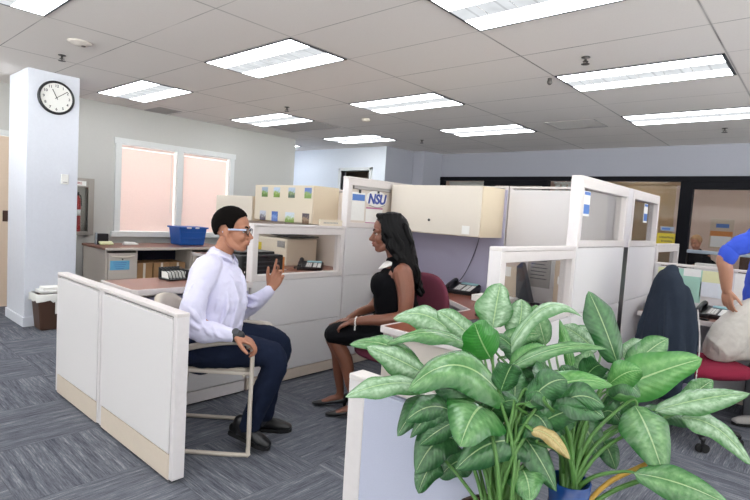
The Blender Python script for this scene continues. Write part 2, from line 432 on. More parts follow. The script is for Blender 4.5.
bm = B(); box(bm, XR, XR+.15, YF-.2, -2.4, 0, CEIL); box(bm, XR, XR+.15, -2.4, 7.4, 0, .85); box(bm, XR, XR+.15, -2.4, 7.4, 2.35, CEIL); box(bm, XR, XR+.15, 7.4, ROOM2, 0, CEIL)
struct('wall_right', bm, 'wall_paint')
bm = B(); box(bm, XL-.15, -6.6, YF-.15, YF, 0, CEIL); box(bm, -6.6, 3.0, YF-.15, YF, 0, .85); box(bm, -6.6, 3.0, YF-.15, YF, 2.35, CEIL); box(bm, 3.0, XR, YF-.15, YF, 0, CEIL)
struct('wall_front', bm, 'wall_paint')
struct('window_20', bxo(-6.6, 3.0, YF-.08, YF-.07, .85, 2.35), GLASS); struct('window_21', bxo(XR+.07, XR+.08, -2.4, 7.4, .85, 2.35), GLASS)  # windows and openings added out of view so daylight reaches the ceiling
bm = B()
for k in range(7): box(bm, -6.62+k*1.6, -6.56+k*1.6, YF-.1, YF-.03, .85, 2.35); box(bm, XR+.03, XR+.1, -2.43+k*1.63, -2.37+k*1.63, .85, 2.35)
struct('trim_added_6', bm, 'trim_white')  # mullions of the added daylight windows
bm = B(); box(bm, -6.3, XR, ROOM2-.2, ROOM2, 0, CEIL); box(bm, -6.45, -6.3, YB, ROOM2, 0, CEIL); box(bm, -9.0, -8.9, 7.3, 8.3, 0, CEIL)
struct('wall_office', bm, 'wall_warm')
bm = B(); box(bm, -9.0, -6.45, 8.2, 8.3, 0, CEIL); struct('wall_hall', bm, 'hall_wall')
# column
col = struct('wall_column', bxo(-6.80, -6.16, 1.585, 2.065, 0, CEIL, .006), 'column_paint')
struct('baseboard_left', box(box(B(), XL, XL+.012, 1.83, 6.0, 0, .1, .003), XL, XL+.012, YF, .77, 0, .1, .003), 'wall_grey')
bm = B(); box(bm, -6.812, -6.148, 1.573, 2.077, 0, .1, .003); struct('baseboard_column', bm, 'column_paint')
# left door and frame
dr = struct('door_1', bxo(XL-.05, XL+.0, .86, 1.74, .01, 2.03, .002), 'door_tan')
bm = B(); box(bm, XL, XL+.006, 1.66, 1.715, 1.03, 1.16, .002)
part('door_handle', bm, 'pot_brown', dr)
bm = B(); box(bm, XL-.13, XL+.02, 1.745, 1.82, 0, 2.09, .004); box(bm, XL-.13, XL+.02, .78, .855, 0, 2.09, .004); box(bm, XL-.13, XL+.02, .78, 1.82, 2.035, 2.10, .004)
struct('trim_1', bm, 'trim_white')
# far hall doorway frame
bm = B(); box(bm, -7.39, -7.33, 7.17, 7.33, 0, 2.26, .004); box(bm, -6.57, -6.51, 7.17, 7.33, 0, 2.26, .004); box(bm, -7.39, -6.51, 7.17, 7.33, 2.2, 2.26, .004)
struct('trim_2', bm, 'trim_white')
# pair of windows in the left wall
bm = B(); yc = 3.845
for y0, y1 in ((2.92, 3.0), (yc-.045, yc+.045), (4.69, 4.77)): box(bm, XL-.13, XL+.025, y0, y1, .88, 2.2, .005)
box(bm, XL-.13, XL+.027, 2.9, 4.79, 2.13, 2.21, .005); box(bm, XL-.13, XL+.06, 2.88, 4.81, .86, .94, .008)
struct('trim_3', bm, 'trim_white')
for k, (y0, y1) in enumerate(((3.0, yc-.045), (yc+.045, 4.69))):
    wn = struct('window_%d' % (k+1), bxo(XL-.135, XL-.128, y0, y1, .94, 2.13), GLASS)
    bm = B(); n = 56
    for i in range(n):
        z = .955+i*(2.09-.955)/n
        t = bmesh.new(); box(t, -.0135, .0135, y0+.008, y1-.012, -.0007, .0007)
        merge(bm, t, 0, Matrix.Translation((XL-.055, 0, z)) @ Matrix.Rotation(math.radians(70), 4, 'Y'))
    box(bm, XL-.08, XL-.03, y0+.012, y1-.02, 2.09, 2.125, .003)
    bd = single('window_blind', bm, 'blind_pink', ('pink horizontal blind closed in the left window beside the extinguisher cabinet', 'pink horizontal blind closed in the right window above the blue tub')[k], 'blind', 'pink window blinds', origin=(XL-.05, y0, 2.12))
    bm = B(); tube(bm, [(0, .04 if k else y1-y0-.06, -.02, .004), (.01, .04 if k else y1-y0-.06, -.9, .004)], n=1, seg=6)
    part('tilt_wand', bm, 'white_plastic', bd)

# ---------------- storefront at the back
bm = B()
for x0, x1 in ((-5.9, -5.76), (-4.86, -4.68), (-3.74, -3.64), (-3.04, -2.98), (-1.68, -1.52), (.1, .25), (1.7, 1.82)): box(bm, x0, x1, YB-.02, YB+.1, 0, 2.2, .004)
box(bm, -5.9, XR, YB-.03, YB+.1, 2.13, 2.2, .004); box(bm, -4.7, -3.7, YB-.017, YB+.09, 2.05, 2.135, .004); box(bm, -1.53, XR, YB-.017, YB+.09, 2.02, 2.135, .004)
box(bm, -5.9, XR, YB-.02, YB+.1, 0, .12, .004)
struct('trim_4', bm, 'black_frame')
for k, (x0, x1, z1) in enumerate(((-5.76, -4.86, 2.13), (-4.68, -3.74, 2.05), (-3.64, -3.04, 2.13), (-2.98, -1.68, 2.13), (-1.52, .1, 2.02), (.25, 1.7, 2.02))):
    struct('window_%d' % (k+3), bxo(x0, x1, YB+.03, YB+.038, .12, z1), GLASS_B)
struct('trim_5', bxo(-1.52, XR, YB-.015, YB+.06, 1.12, 1.165, .004), 'aluminium')
def vblind(x0, x1, z1, m, label, step, ang, y=8.66):
    bm = B(); n = int((x1-x0)/step)
    for i in range(n):
        t = bmesh.new(); box(t, -.044, .044, -.001, .001, .35, z1-.04)
        merge(bm, t, 0, Matrix.Translation((x0+step*(i+.5), y, 0)) @ Matrix.Rotation(math.radians(ang+random.uniform(-4, 4)), 4, 'Z'))
    box(bm, x0, x1, y-.03, y+.03, z1-.04, z1)
    o = single('vertical_blind', bm, m, label, 'blind', 'vertical blinds behind the black framed glass', origin=((x0+x1)/2, y, z1))
    return o
vblind(-5.74, -4.88, 2.13, 'white_blind', 'white vertical blind in the first glass bay, above the long beige overhead cabinet', .08, 25)
vblind(-4.66, -3.76, 2.05, 'white_blind', 'pale vertical blind closed behind the low second glass bay', .078, 8)
vblind(-3.62, -3.06, 2.13, 'white_blind', 'short white vertical blind turned open behind the tall tan panel post', .11, 50)
vblind(-2.96, -1.72, 2.13, 'tan_blind', 'tan vertical blind behind the yellow sign next to the black doorpost', .085, 30)

# ---------------- ceiling lights
def troffer(a0, b0, label):
    x = -1.873-1.2192*(a0+.5); y = 3.044+.6096*(b0+.5)
    t = thing('ceiling_light', label, 'ceiling light', (x, y, CEIL), 0, 'fluorescent ceiling lights')
    bm = B(); hx, hy = .600, .295
    box(bm, -hx, hx, -hy, -hy+.012, -.008, -.0005); box(bm, -hx, hx, hy-.012, hy, -.008, -.0005)
    box(bm, -hx, -hx+.012, -hy, hy, -.008, -.0005); box(bm, hx-.02, hx, -hy, hy, -.008, -.0005)
    part('frame', bm, 'dark_grey', t)
    part('lens', bxo(-hx+.013, hx-.021, -hy+.013, hy-.013, -.006, -.0005), 'lens', t)
    bm = B()
    for i in range(1, 6): box(bm, -hx+.19*i, -hx+.19*i+.004, -hy+.014, hy-.014, -.0075, -.0062)
    part('louvre', bm, 'white_plastic', t)
LL = {(1, -4): 'ceiling light cut by the top left corner, nearest the wall clock', (1, -1): 'large ceiling light above the seated man',
 (3, -1): 'ceiling light nearest the wall clock column and the left windows', (3, 2): 'small ceiling light near the left wall corner, beside a grey air vent',
 (1, 2): 'ceiling light above the beige cabinet with the logo sign', (3, 5): 'farthest ceiling light, in front of the white wall with the doorway',
 (1, 5): 'small ceiling light above the gap between the overhead cabinet and glass panels', (-1, -1): 'ceiling light cut by the top edge, nearest the camera in view',
 (-1, 2): 'large ceiling light above the man in the blue shirt', (-1, 5): 'narrow far right ceiling light in front of the black framed glass'}
for (a0, b0), lb in LL.items(): troffer(a0, b0, lb)
troffer(5, 5, 'ceiling light hidden in the alcove past the left wall corner')
for a0, b0 in ((3, -4), (-1, -4), (1, -7), (-1, -7), (-3, -7), (-3, -4), (-3, -1), (-3, 2), (-3, 5), (3, -7)):
    troffer(a0, b0, 'ceiling light outside the view, behind or beside the camera')
for k, (x, y) in enumerate(((-1.2, 10.2), (-3.5, 10.2), (1.2, 10.2), (-4.8, 9.5), (-2.3, 9.5))):
    t = thing('ceiling_light', 'ceiling light inside the warm back office', 'ceiling light', (x, y, CEIL), 0, 'back office ceiling lights')
    part('lens', bxo(-.58, .58, -.28, .28, -.01, -.0005), 'lens', t)
# vents, sprinklers, detector
def vent(x, y, sx, sy, label):
    t = thing('air_vent', label, 'air vent', (x, y, CEIL), 0, 'ceiling air vents'); bm = B()
    box(bm, -sx/2, sx/2, -sy/2, sy/2, -.006, -.0005); part('frame', bm, 'grille', t)
    bm = B()
    for i in range(14): box(bm, -sx/2+.02, sx/2-.02, -sy/2+.02+i*(sy-.04)/14, -sy/2+.028+i*(sy-.04)/14, -.009, -.006)
    part('grille', bm, 'grille', t)
vent(-7.1, 3.44, .46, .32, 'grey air vent between the left ceiling light and the windows')
vent(-2.47, 6.4, .6, .5, 'grey air vent in front of the back glass wall')
vent(-6.12, 5.15, 1.1, .5, 'grey air vent beside the small light near the left wall corner')
def sprinkler(x, y, label):
    t = thing('sprinkler', label, 'sprinkler', (x, y, CEIL), 0, 'ceiling sprinklers')
    bm = B(); lathe(bm, [(.03, -.0005), (.032, -.005), (.01, -.008), (.009, -.03), (.02, -.032), (.02, -.035)], seg=16); part('head', bm, 'sensor_dark', t)
    bm = B(); tube(bm, [(-.012, 0, -.03, .003), (-.014, 0, -.04, .003), (0, 0, -.05, .003), (.014, 0, -.04, .003), (.012, 0, -.03, .003)], seg=6, n=2); cyl(bm, (0, 0, -.052), .03, .003); part('deflector', bm, 'sensor_dark', t)
sprinkler(-5.326, 1.633, 'dark sprinkler head just in front of the wall clock column')
sprinkler(-1.478, 3.907, 'dark sprinkler head beside the large light at upper right')
sprinkler(-5.17, 4.073, 'small dark sprinkler head in front of the small left ceiling light')
sprinkler(-1.042, 7.217, 'dark sprinkler head beyond the narrow far right light')
sprinkler(-5.119, 6.812, 'small dark sprinkler head near the farthest ceiling light')
t = thing('smoke_detector', 'white round smoke detector on the ceiling near the clock', 'smoke detector', (-4.739, 1.582, CEIL))
part('base', lathe(B(), [(.09, -.0005), (.09, -.008), (.075, -.014), (.06, -.022), (.045, -.03), (.02, -.033)]), 'detector', t)
part('indicator', cyl(B(), (.02, .02, -.032), .016, .006), 'sensor_dark', t)
t = thing('smoke_detector', 'small white smoke detector behind the middle ceiling light', 'smoke detector', (-4.758, 5.07, CEIL))
part('base', lathe(B(), [(.06, -.0005), (.06, -.012), (.05, -.03), (.02, -.035)]), 'panel_cream', t)
t = thing('security_sensor', 'tiny black sensor hanging beside the large right ceiling light', 'sensor', (-1.93, 4.33, CEIL))
bm = B(); cyl(bm, (0, 0, -.01), .018, .02); ell(bm, (0, 0, -.03), (.022, .022, .026)); part('housing', bm, 'sensor_dark', t)

# ---------------- on the column
t = thing('wall_clock', 'round white wall clock with black rim on the white column', 'clock', (-6.16, 1.84, 2.385)); CR = .17
bm = B(); lathe(bm, [(CR-.022, .0), (CR, .0), (CR+.002, .02), (CR-.005, .036), (CR-.02, .038), (CR-.024, .02)], seg=48)
bm.transform(Matrix.Rotation(PI/2, 4, 'Y')); part('rim', bm, 'black', t)
bm = B(); cyl(bm, (.018, 0, 0), CR-.02, .012, 48, axis='x'); part('dial', bm, 'paper', t)
for h in range(1, 13):
    a = PI/2-h*PI/6; bm = text_bm(str(h), .038, .0006, bold=.0006); bm.transform(Matrix.Translation((.0255, math.cos(a)*.118, math.sin(a)*.118)) @ FACE_X); part('numeral', bm, 'dark_grey', t)
def hand_(ang, ln, wd):
    q = bmesh.new(); box(q, .027, .029, -wd, wd, -.02, ln); q.transform(Matrix.Rotation(-ang, 4, 'X')); return q
part('hour_hand', hand_(math.radians(-26), .09, .0035), 'black', t); part('minute_hand', hand_(math.radians(52), .125, .0028), 'black', t)
t = thing('thermostat', 'small white thermostat on the white column below the clock', 'thermostat', (-6.16, 1.935, 1.55))
part('housing', bxo(0, .025, -.035, .035, -.05, .055, .006), 'white_plastic', t); part('display', bxo(.025, .027, -.02, .022, -.035, -.025), 'grille', t)
# ---------------- extinguisher cabinet on the left wall
t = thing('extinguisher_cabinet', 'stainless steel fire extinguisher cabinet on the left wall half behind the column', 'cabinet', (XL, 2.385, .88))
bm = B(); box(bm, .0, .02, -.2, .25, 0, .74); box(bm, .02, .08, -.2, -.17, 0, .74, .003); box(bm, .02, .08, .22, .25, 0, .74, .003); box(bm, .02, .08, -.2, .25, 0, .03, .003); box(bm, .02, .08, -.2, .25, .71, .74, .003)
part('body', bm, 'steel', t)
bm = B(); box(bm, .08, .092, .18, .25, 0, .74, .003); box(bm, .08, .092, -.2, -.14, 0, .74, .003); box(bm, .08, .092, -.14, .18, 0, .05, .003); box(bm, .08, .092, -.14, .18, .62, .74, .003)
dd = part('door', bm, 'steel', t); part('pane', bxo(.084, .087, -.14, .18, .05, .62), GLASS, dd)
part('label_plate', bxo(.0925, .0935, -.08, .15, .64, .70), 'paper', dd, label='white sign strip with red lettering')
bm = text_bm('FIRE', .045, .0006); bm.transform(Matrix.Translation((.0945, .06, .67)) @ FACE_X); part('lettering', bm, 'red', t)
t = thing('fire_extinguisher', 'red fire extinguisher with white label inside the steel wall cabinet', 'fire extinguisher', (XL+.047, 2.455, .912))
part('tank', lathe(B(), [(.030, 0), (.033, .01), (.033, .4), (.028, .44), (.015, .46), (.012, .48)], seg=20), 'red', t)
part('label_wrap', lathe(B(), [(.0338, .22), (.0338, .3)], seg=20), 'paper', t)
bm = B(); box(bm, -.012, .012, -.012, .012, .48, .512, .003); box(bm, -.02, .02, -.01, .01, .51, .525, .003); tube(bm, [(0, .01, .49, .006), (0, .035, .47, .006), (0, .045, .35, .006)], seg=8); part('valve', bm, 'black', t)
# ---------------- bin by the column
t = thing('waste_bin', 'dark brown waste bin with clear liner against the column base', 'bin', (-5.99, 1.80, 0))
bm = B(); q = bmesh.new(); box(q, -.13, .13, -.17, .17, 0, .36, .02)
for v in q.verts: s = .82+.18*v.co.z/.36; v.co.x *= s; v.co.y *= s
merge(bm, q); part('body', bm, 'pot_brown', t)
bm = B(); n = 26
r0, r1, r2 = [], [], []
for i in range(n):
    a = 2*PI*i/n; cx, cy = math.cos(a), math.sin(a); k = 1/max(abs(cx)/.135, abs(cy)/.175); w_ = random.uniform(-.008, .008)
    r0.append(bm.verts.new((cx*k*.97, cy*k*.97, .375))); r1.append(bm.verts.new((cx*k*1.06+w_, cy*k*1.06, .37+w_))); r2.append(bm.verts.new((cx*k*1.04, cy*k*1.04+w_, .30+w_*2)))
for a_, b_ in ((r0, r1), (r1, r2)):
    for i in range(n): bm.faces.new((a_[i], a_[(i+1) % n], b_[(i+1) % n], b_[i]))
part('liner', bm, 'white_plastic', t, smooth=True)
part('label_sheet', bxo(.135, .138, -.02, .12, .17, .33), 'paper', t, label='white printed sheet')
t = single('paper_stack', box(box(B(), -.1, .1, -.13, .13, 0, .03, .005), -.07, .08, -.1, .1, .03, .06, .005), 'paper', 'crumpled papers and flat packaging lying on top of the waste bin', 'paper', origin=None)
t.location = (-5.99, 1.79, .377)

# ================================================================ CUBICLE PANELS
PT = .065
def panel(label, p, rotz, L, H, segs, inset=0, group='cubicle panels', kick=.1, end0=True, end1=True, cap='panel_trim', kickm='kick_beige', cat='cubicle panel', skin=(-1, 1), capw=.0):
    t = thing('cubicle_panel', label, cat, (p[0], p[1], 0), rotz, group); h = PT/2
    part('raceway', bxo(.004+inset, L-.004-inset, -h-.002, h+.002, .015, kick-.004, .002), kickm, t)
    bm = B(); box(bm, .002, max(.035, inset+.003), -h, h, .02 if inset else kick, H-.018, .003); part('post', bm, 'panel_post', t)
    bm = B(); box(bm, L-max(.035, inset+.003), L-.002, -h, h, .02 if inset else kick, H-.018, .003); part('post', bm, 'panel_post', t)
    part('top_cap', bxo(.001, L-.001, -h-.001-capw, h+.001+capw, H-.02, H, .004), cap, t)
    bm = B()
    for x in (.05, L-.05): cyl(bm, (x, 0, .008), .02, .015, 12)
    part('foot', bm, 'black', t)
    for z0, z1, kind, mm in segs:
        if kind == 'tile':
            bm = B()
            for s in skin: box(bm, .006+inset, L-.006-inset, s*(h-.006), s*(h+.004), z0+.003, z1-.003, .004)
            box(bm, .03, L-.03, -h+.01, h-.01, z0, z1)
            part('fabric_tile', bm, mm, t)
        elif kind in ('glass', 'board'):
            e = .045; bm = B()
            for y0, y1 in ((-h-.004, h+.004),):
                box(bm, .006, L-.006, y0, y1, z0+.003, z0+.045, .003); box(bm, .006, L-.006, y0, y1, z1-.045, z1+.008, .003)
                box(bm, .006, .052, y0, y1, z0+.045, z1-.045, .003); box(bm, L-.052, L-.006, y0, y1, z0+.045, z1-.045, .003)
            fr = part('window_frame', bm, mm, t)
            if kind == 'glass': part('pane', bxo(.05, L-.05, -.003, .003, z0+.04, z1-.04), 'glass_dim', fr)
            else: part('tackboard', bxo(.05, L-.05, -.012, .012, z0+.04, z1-.04), 'tackboard', fr)
    return t
F = 'panel_fabric'
XW1, XW2, YW = -3.20, -1.20, 4.18
# foreground low run along y = 1.25
panel('low beige cubicle panel nearest the floor edge, closest to the camera', (-3.20, 1.25), 0, .905, .85, [(.145, .82, 'tile', F)], group='low cubicle panels', kick=.145, inset=.032)
panel('low beige cubicle panel left of the closest one, in front of the filing cabinet', (-3.97, 1.25), 0, .765, .85, [(.145, .82, 'tile', F)], group='low cubicle panels', kick=.145, inset=.032)
panel('low panel with lilac fabric standing left of the potted plants', (-1.15, 1.25), 0, .60, .855, [(.1, .825, 'tile', 'panel_blue')], group='low cubicle panels', inset=.07, kick=.1, kickm='panel_post')
R90 = PI/2
panel('low purple panel under the laminate counter behind the man', (XW1, 1.30), R90, .93, .80, [(.1, .55, 'tile', F), (.55, .77, 'tile', 'panel_purple')], group='low cubicle panels', kick=.1, kickm='panel_post')
panel('glass topped cubicle panel between the man and the woman', (XW1, 2.24), R90, .955, 1.262, [(.1, .47, 'tile', F), (.47, .83, 'tile', F), (.72+.11, 1.232, 'glass', 'panel_trim')], kick=.1)
panel('tall cubicle panel with the logo sign behind the woman', (XW1, 3.20), R90, .955, 1.70, [(.1, .83, 'tile', F), (.83, 1.255, 'tile', F), (1.255, 1.672, 'board', 'panel_trim')], kick=.1)
panel('long purple cubicle panel behind the woman under the beige overhead cabinet', (-3.16, YW), 0, 1.02, 1.70, [(.1, .74, 'tile', F), (.74, 1.67, 'tile', 'panel_purple')])
panel('tall whitish cubicle panel between the overhead cabinet and glass panels', (-2.13, YW), 0, .89, 1.70, [(.1, .74, 'tile', F), (.74, 1.67, 'tile', F)])
panel('low glass cubicle panel with dark desk items behind it, behind the plants', (XW2, 2.24), R90, .955, 1.262, [(.1, .83, 'tile', F), (.83, 1.232, 'glass', 'panel_trim')])
panel('tall glass topped cubicle panel in the middle of the right run', (XW2, 3.20), R90, .975, 1.70, [(.1, .83, 'tile', F), (.83, 1.255, 'tile', F), (1.255, 1.672, 'glass', 'panel_trim')])
panel('tall glass topped cubicle panel at the far end of the right run', (XW2, 4.29), R90, .82, 1.70, [(.1, .83, 'tile', F), (.83, 1.255, 'tile', F), (1.255, 1.672, 'glass', 'panel_trim')])
panel('low glass cubicle panel beyond the tall ones, below the yellow sign', (XW2, 5.18), R90, .9, 1.275, [(.1, .83, 'tile', F), (.83, 1.245, 'glass', 'panel_trim')])
t = thing('panel_connector', 'vertical joint with a black gap between the two tall right cubicle panels', 'panel connector', (XW2, 4.177, 0))
part('gap_strip', bxo(-.034, .034, 0, .11, .02, 1.25, .002), 'black', t); part('post', bxo(-.034, .034, 0, .11, 1.252, 1.7, .003), 'panel_post', t)
panel('low cubicle panel covered with pinned papers behind the right desk', (-1.16, 5.17), 0, 1.3, 1.115, [(.1, .72, 'tile', F), (.72, 1.085, 'tile', F)], group='low cubicle panels')
panel('cream cubicle panel behind the printers and the photo cabinet', (-5.2, YW), 0, 1.98, 1.64, [(.1, .74, 'tile', 'tan_panel'), (.74, 1.61, 'tile', 'tackboard')])
panel('cream cubicle panel behind the short cream overhead cabinet', (-6.26, YW), 0, 1.05, 1.50, [(.1, .74, 'tile', 'tan_panel'), (.74, 1.47, 'tile', 'tackboard')])

# ---------------- overhead cabinets
def overhead(label, x0, x1, z0, z1, front, extra=None, yb=4.145, dep=.375):
    t = thing('overhead_cabinet', label, 'overhead cabinet', (x0, yb, z0), 0, 'overhead cabinets'); L = x1-x0; H = z1-z0
    bm = B(); box(bm, 0, .02, -dep, 0, 0, H, .002); box(bm, L-.02, L, -dep, 0, 0, H, .002); box(bm, .02, L-.02, -dep, 0, 0, .02); box(bm, .02, L-.02, -dep, 0, H-.02, H); box(bm, .02, L-.02, -.012, 0, .02, H-.02)
    part('body', bm, 'metal_cream_side', t)
    d = part('door', bxo(.004, L-.004, -dep-.018, -dep, .004, H-.002, .005), front, t)
    return t, d, L, H, dep
t, d, L, H, dep = overhead('long beige overhead cabinet with a lock, above the desk phone', -3.135, -2.17, 1.245, 1.672, 'metal_beige')
MATS['metal_beige_warm'] = mat('oh', 'd8cfc3', .42, noise=.015); d.data.materials[0] = MATS['metal_beige_warm']
part('lock', cyl(B(), (L*.47, -dep-.02, .12), .012, .008, 14, axis='y'), 'black', d)
single('sticky_note', bxo(-.037, .037, -.001, 0, -.035, .035), 'paper', 'small white sticker on the lower corner of the long beige overhead cabinet', 'sticker').location = (-2.30, 4.145-dep-.0195, 1.30)
t, d, L, H, dep = overhead('cream overhead cabinet decorated with eight small photographs', -5.30, -4.24, 1.235, 1.655, 'metal_cream')
PC = [('5f8040', '8fae62', '9fb0c8'), ('7c9c48', 'a3ba6b', 'b9cbe4'), ('5c6f60', '8da06d', 'aebfd6'), ('7fa05a', '98b264', '6a86c8'), ('5a5260', '8b8a90', 'c6cad8'), ('6c86c6', '8aa6dd', '5577c0'), ('88a456', 'b9cc9c', 'd5deea'), ('7d6450', 'a38e78', '585058')]
for k in range(8):
    r_, c_ = divmod(k, 4); x = (-5.10, -4.87, -4.60, -4.32)[c_] - (0.0 if r_ == 0 else .02); z = (1.568, 1.288)[r_]
    a, b_, c_ = PC[k]; M = mat('photo_%d' % k, a, .35); g = NT(M); tt, X = g.xyz()
    n = g.noise(tt.outputs['Object'], 38, 3); f = g.math('ADD', g.math('MULTIPLY', X[2], 9), g.math('MULTIPLY', n, 1.2))
    cc = g.ramp(f, [(.35, lin(a)), (.6, lin(b_)), (.85, lin(c_))]); M.node_tree.links.new(cc, M.node_tree.nodes['Principled BSDF'].inputs['Base Color'])
    lb = ['green tree photograph, upper row leftmost', 'green lawn photograph under blue sky, upper row second from left', 'building and lawn photograph, upper row second from right', 'blue sky and palms photograph, upper row rightmost',
          'grey and white photograph, lower row leftmost', 'bright blue photograph, lower row second from left', 'wide white and green photograph, lower row second from right', 'brown interior photograph, lower row rightmost'][k]
    o = single('photograph', bxo(-.075 if k == 6 else -.058, .085 if k == 6 else .058, -.001, 0, -.055, .06), M, lb + ' on the cream cabinet', 'photograph', 'photographs on the cream cabinet'); o.location = (x, 4.145-dep-.0195, z)
t, d, L, H, dep = overhead('short cream overhead cabinet behind the head of the seated man', -6.16, -5.345, 1.215, 1.515, 'panel_cream')
t = thing('name_plate', 'small cream name plate standing on the glass panel beside the photo cabinet', 'name plate', (XW1, 3.04, 1.2625))
part('plate', bxo(-.012, .008, -.12, .14, 0, .05, .002), 'metal_cream', t)
bm = B()
for i in range(10): box(bm, .0081, .009, -.08+i*.017, -.069+i*.017, .018, .031)
part('lettering', bm, 'grille', t)
# things in the logo panel window
xf = XW1+.013
single('poster', bxo(0, .002, -.085, .085, -.125, .125), 'paper', 'white notice sheet with blue header band left of the logo sign', 'paper').location = (xf, 3.36, 1.445)
single('header_band', bxo(0, .002, -.08, .08, -.028, .028), 'blue_band', 'blue header band across the top of the white notice sheet', 'sign').location = (xf+.0022, 3.36, 1.525)
t = thing('logo_sign', 'white oval sign with blue NSU letters on the tall panel', 'sign', (xf+.002, 3.60, 1.525))
bm = B(); ell(bm, (0, 0, 0), (.004, .15, .075), u=32); part('board', bm, 'paper', t)
bm = text_bm('NSU', .125, .002, shear=.2, bold=.004); bm.transform(Matrix.Translation((.006, 0, -.005)) @ FACE_X); part('lettering', bm, 'logo_blue', t)
bm = B(); tube(bm, [(.004, -.10, -.06, .004), (.004, .02, -.077, .004), (.004, .12, -.05, .004)], seg=6); part('swoosh', bm, 'grille', t)
t = thing('framed_notice', 'white notice with magenta border below the logo sign', 'paper', (xf, 3.58, 1.37))
part('sheet', bxo(0, .002, -.115, .115, -.07, .075), 'paper', t); bm = B(); box(bm, .002, .003, -.115, .115, .062, .075); box(bm, .002, .003, -.115, .115, -.07, -.062); part('border', bm, 'magenta', t)
single('sign_rail', bxo(0, .02, -.25, .25, -.014, .014, .003), 'grille', 'grey rail across the top of the logo panel opening', 'rail').location = (xf, 3.53, 1.612)
bm = B(); box(bm, 0, .008, -.012, .012, 0, .03, .002); o = single('binder_clip', bm, 'black', 'small black clip above the notice with blue header', 'clip', 'black clips'); o.location = (xf+.002, 3.37, 1.565)
o = o.copy(); COL.objects.link(o); o['label'] = 'small black clip above the logo sign'; o.location = (xf+.002, 3.62, 1.578)
# cards in the two right window panels
for y, lb in ((3.385, 'blue and white card taped inside the middle right glass panel'), (4.79, 'blue and white card taped inside the far right glass panel')):
    t = thing('window_card', lb, 'card', (XW2+.006, y, 1.53), 0, 'blue window cards')
    part('card', bxo(0, .002, -.055, .055, -.075, .085), 'paper', t); bm = B(); box(bm, .002, .003, -.05, .05, -.06, .0); box(bm, .002, .003, -.05, .05, .06, .08); part('print', bm, 'blue_band', t)

# ================================================================ CREDENZA
t = thing('credenza', 'beige metal credenza with laminate top under the windows', 'cabinet', (XL+.13, 2.50, .0))
dx = .75
bm = B(); box(bm, 0, dx-.02, 0, .02, .0, .755); box(bm, 0, dx-.02, .36, .38, 0, .755); box(bm, 0, dx-.02, 1.1, 1.12, 0, .755); box(bm, 0, dx-.02, 1.68, 1.70, 0, .755); box(bm, 0, .02, 0, 1.7, 0, .755); box(bm, 0, dx-.02, 0, 1.7, 0, .05)
box(bm, 0, dx-.02, .38, 1.1, .36, .38)
part('body', bm, 'metal_beige', t)
part('shelf_back', bxo(.3, .31, .381, 1.099, .381, .75), 'shelf_dark', t)
part('top', bxo(-.01, dx+.02, -.015, 1.72, .755, .785, .006), 'wood_return', t); part('edge_band', bxo(dx+.0, dx+.024, -.017, 1.722, .753, .786, .006), 'metal_beige', t, label='beige edge band')
for y0, y1, n in ((.02, .36, 2), (1.12, 1.68, 2)):
    for i in range(n):
        z0, z1 = (.06+i*.335, .385+i*.335)
        d = part('drawer', bxo(dx-.03, dx, y0+.004, y1-.004, z0+.004, z1, .004), 'metal_beige', t)
        bm = B(); tube(bm, [(dx+.002, y0+.03, z1-.035, .006), (dx+.012, (y0+y1)/2, z1-.05, .013), (dx+.002, y1-.03, z1-.035, .006)], seg=8); part('handle', bm, 'panel_cream', d)
        part('lock', cyl(B(), (dx+.003, (y0+y1)/2, z1-.075), .009, .008, 10, axis='x'), 'black', d)
X0 = XL+.13+dx
t = thing('notice_card', 'light blue notice taped on the upper left credenza drawer', 'sign', (X0+.001, 2.66, .57))
part('card', bxo(0, .002, -.115, .115, -.055, .06), 'sky_blue', t); bm = B()
for i in range(4): box(bm, .002, .003, -.08+.01*i, .08-.012*i, .03-i*.024, .036-i*.024)
part('print', bm, 'blue_band', t)
for k, y in enumerate((2.99, 3.22, 3.44)):
    q = thing('cardboard_box', ('brown cardboard box in the credenza shelf, leftmost', 'brown cardboard box in the middle of the credenza shelf', 'brown cardboard box in the credenza shelf, rightmost')[k], 'box', (XL+.62, y, .382), 0, 'cardboard boxes in the credenza')
    part('carton', bxo(-.17, .2, -.105, .105, 0, .20, .004), 'cardboard', q); part('tape', bxo(.2001, .201, -.015, .015, 0, .20), 'panel_cream', q)
# things on the credenza
t = thing('storage_tub', 'blue plastic storage tub on the credenza below the right window', 'tub', (XL+.45, 3.77, .787))
bm = B(); q = bmesh.new(); box(q, -.18, .18, -.245, .245, 0, .27, .018)
bmesh.ops.delete(q, geom=[f for f in q.faces if f.normal.z > .9 and f.calc_center_median().z > .28], context='FACES')
for v in q.verts: s = .86+.14*v.co.z/.27; v.co.x *= s; v.co.y *= s
q2 = q.copy(); bmesh.ops.scale(q2, verts=q2.verts, vec=(.96, .97, 1)); bmesh.ops.translate(q2, verts=q2.verts, vec=(0, 0, .006)); merge(bm, q); merge(bm, q2)
bmesh.ops.scale(bm, verts=bm.verts, vec=(.9, .86, .95)); part('body', bm, 'blue_tub', t)
bm = B()
for a_ in ((-.195, .195, -.26, -.238), (-.195, .195, .238, .26), (-.195, -.172, -.26, .26), (.172, .195, -.26, .26)): box(bm, *a_, .25, .275, .004)
box(bm, .16, .172, -.2, .2, .1, .112, .003); box(bm, .168, .178, -.21, .21, .19, .2, .003)
bmesh.ops.scale(bm, verts=bm.verts, vec=(.9, .86, .95)); part('rim', bm, 'blue_tub', t)
bm = B(); box(bm, .195, .197, -.13, -.05, .252, .272); box(bm, .195, .197, .02, .09, .252, .272); bmesh.ops.scale(bm, verts=bm.verts, vec=(.9, .86, .95)); part('sticker', bm, 'paper', t, label='white paper stickers')
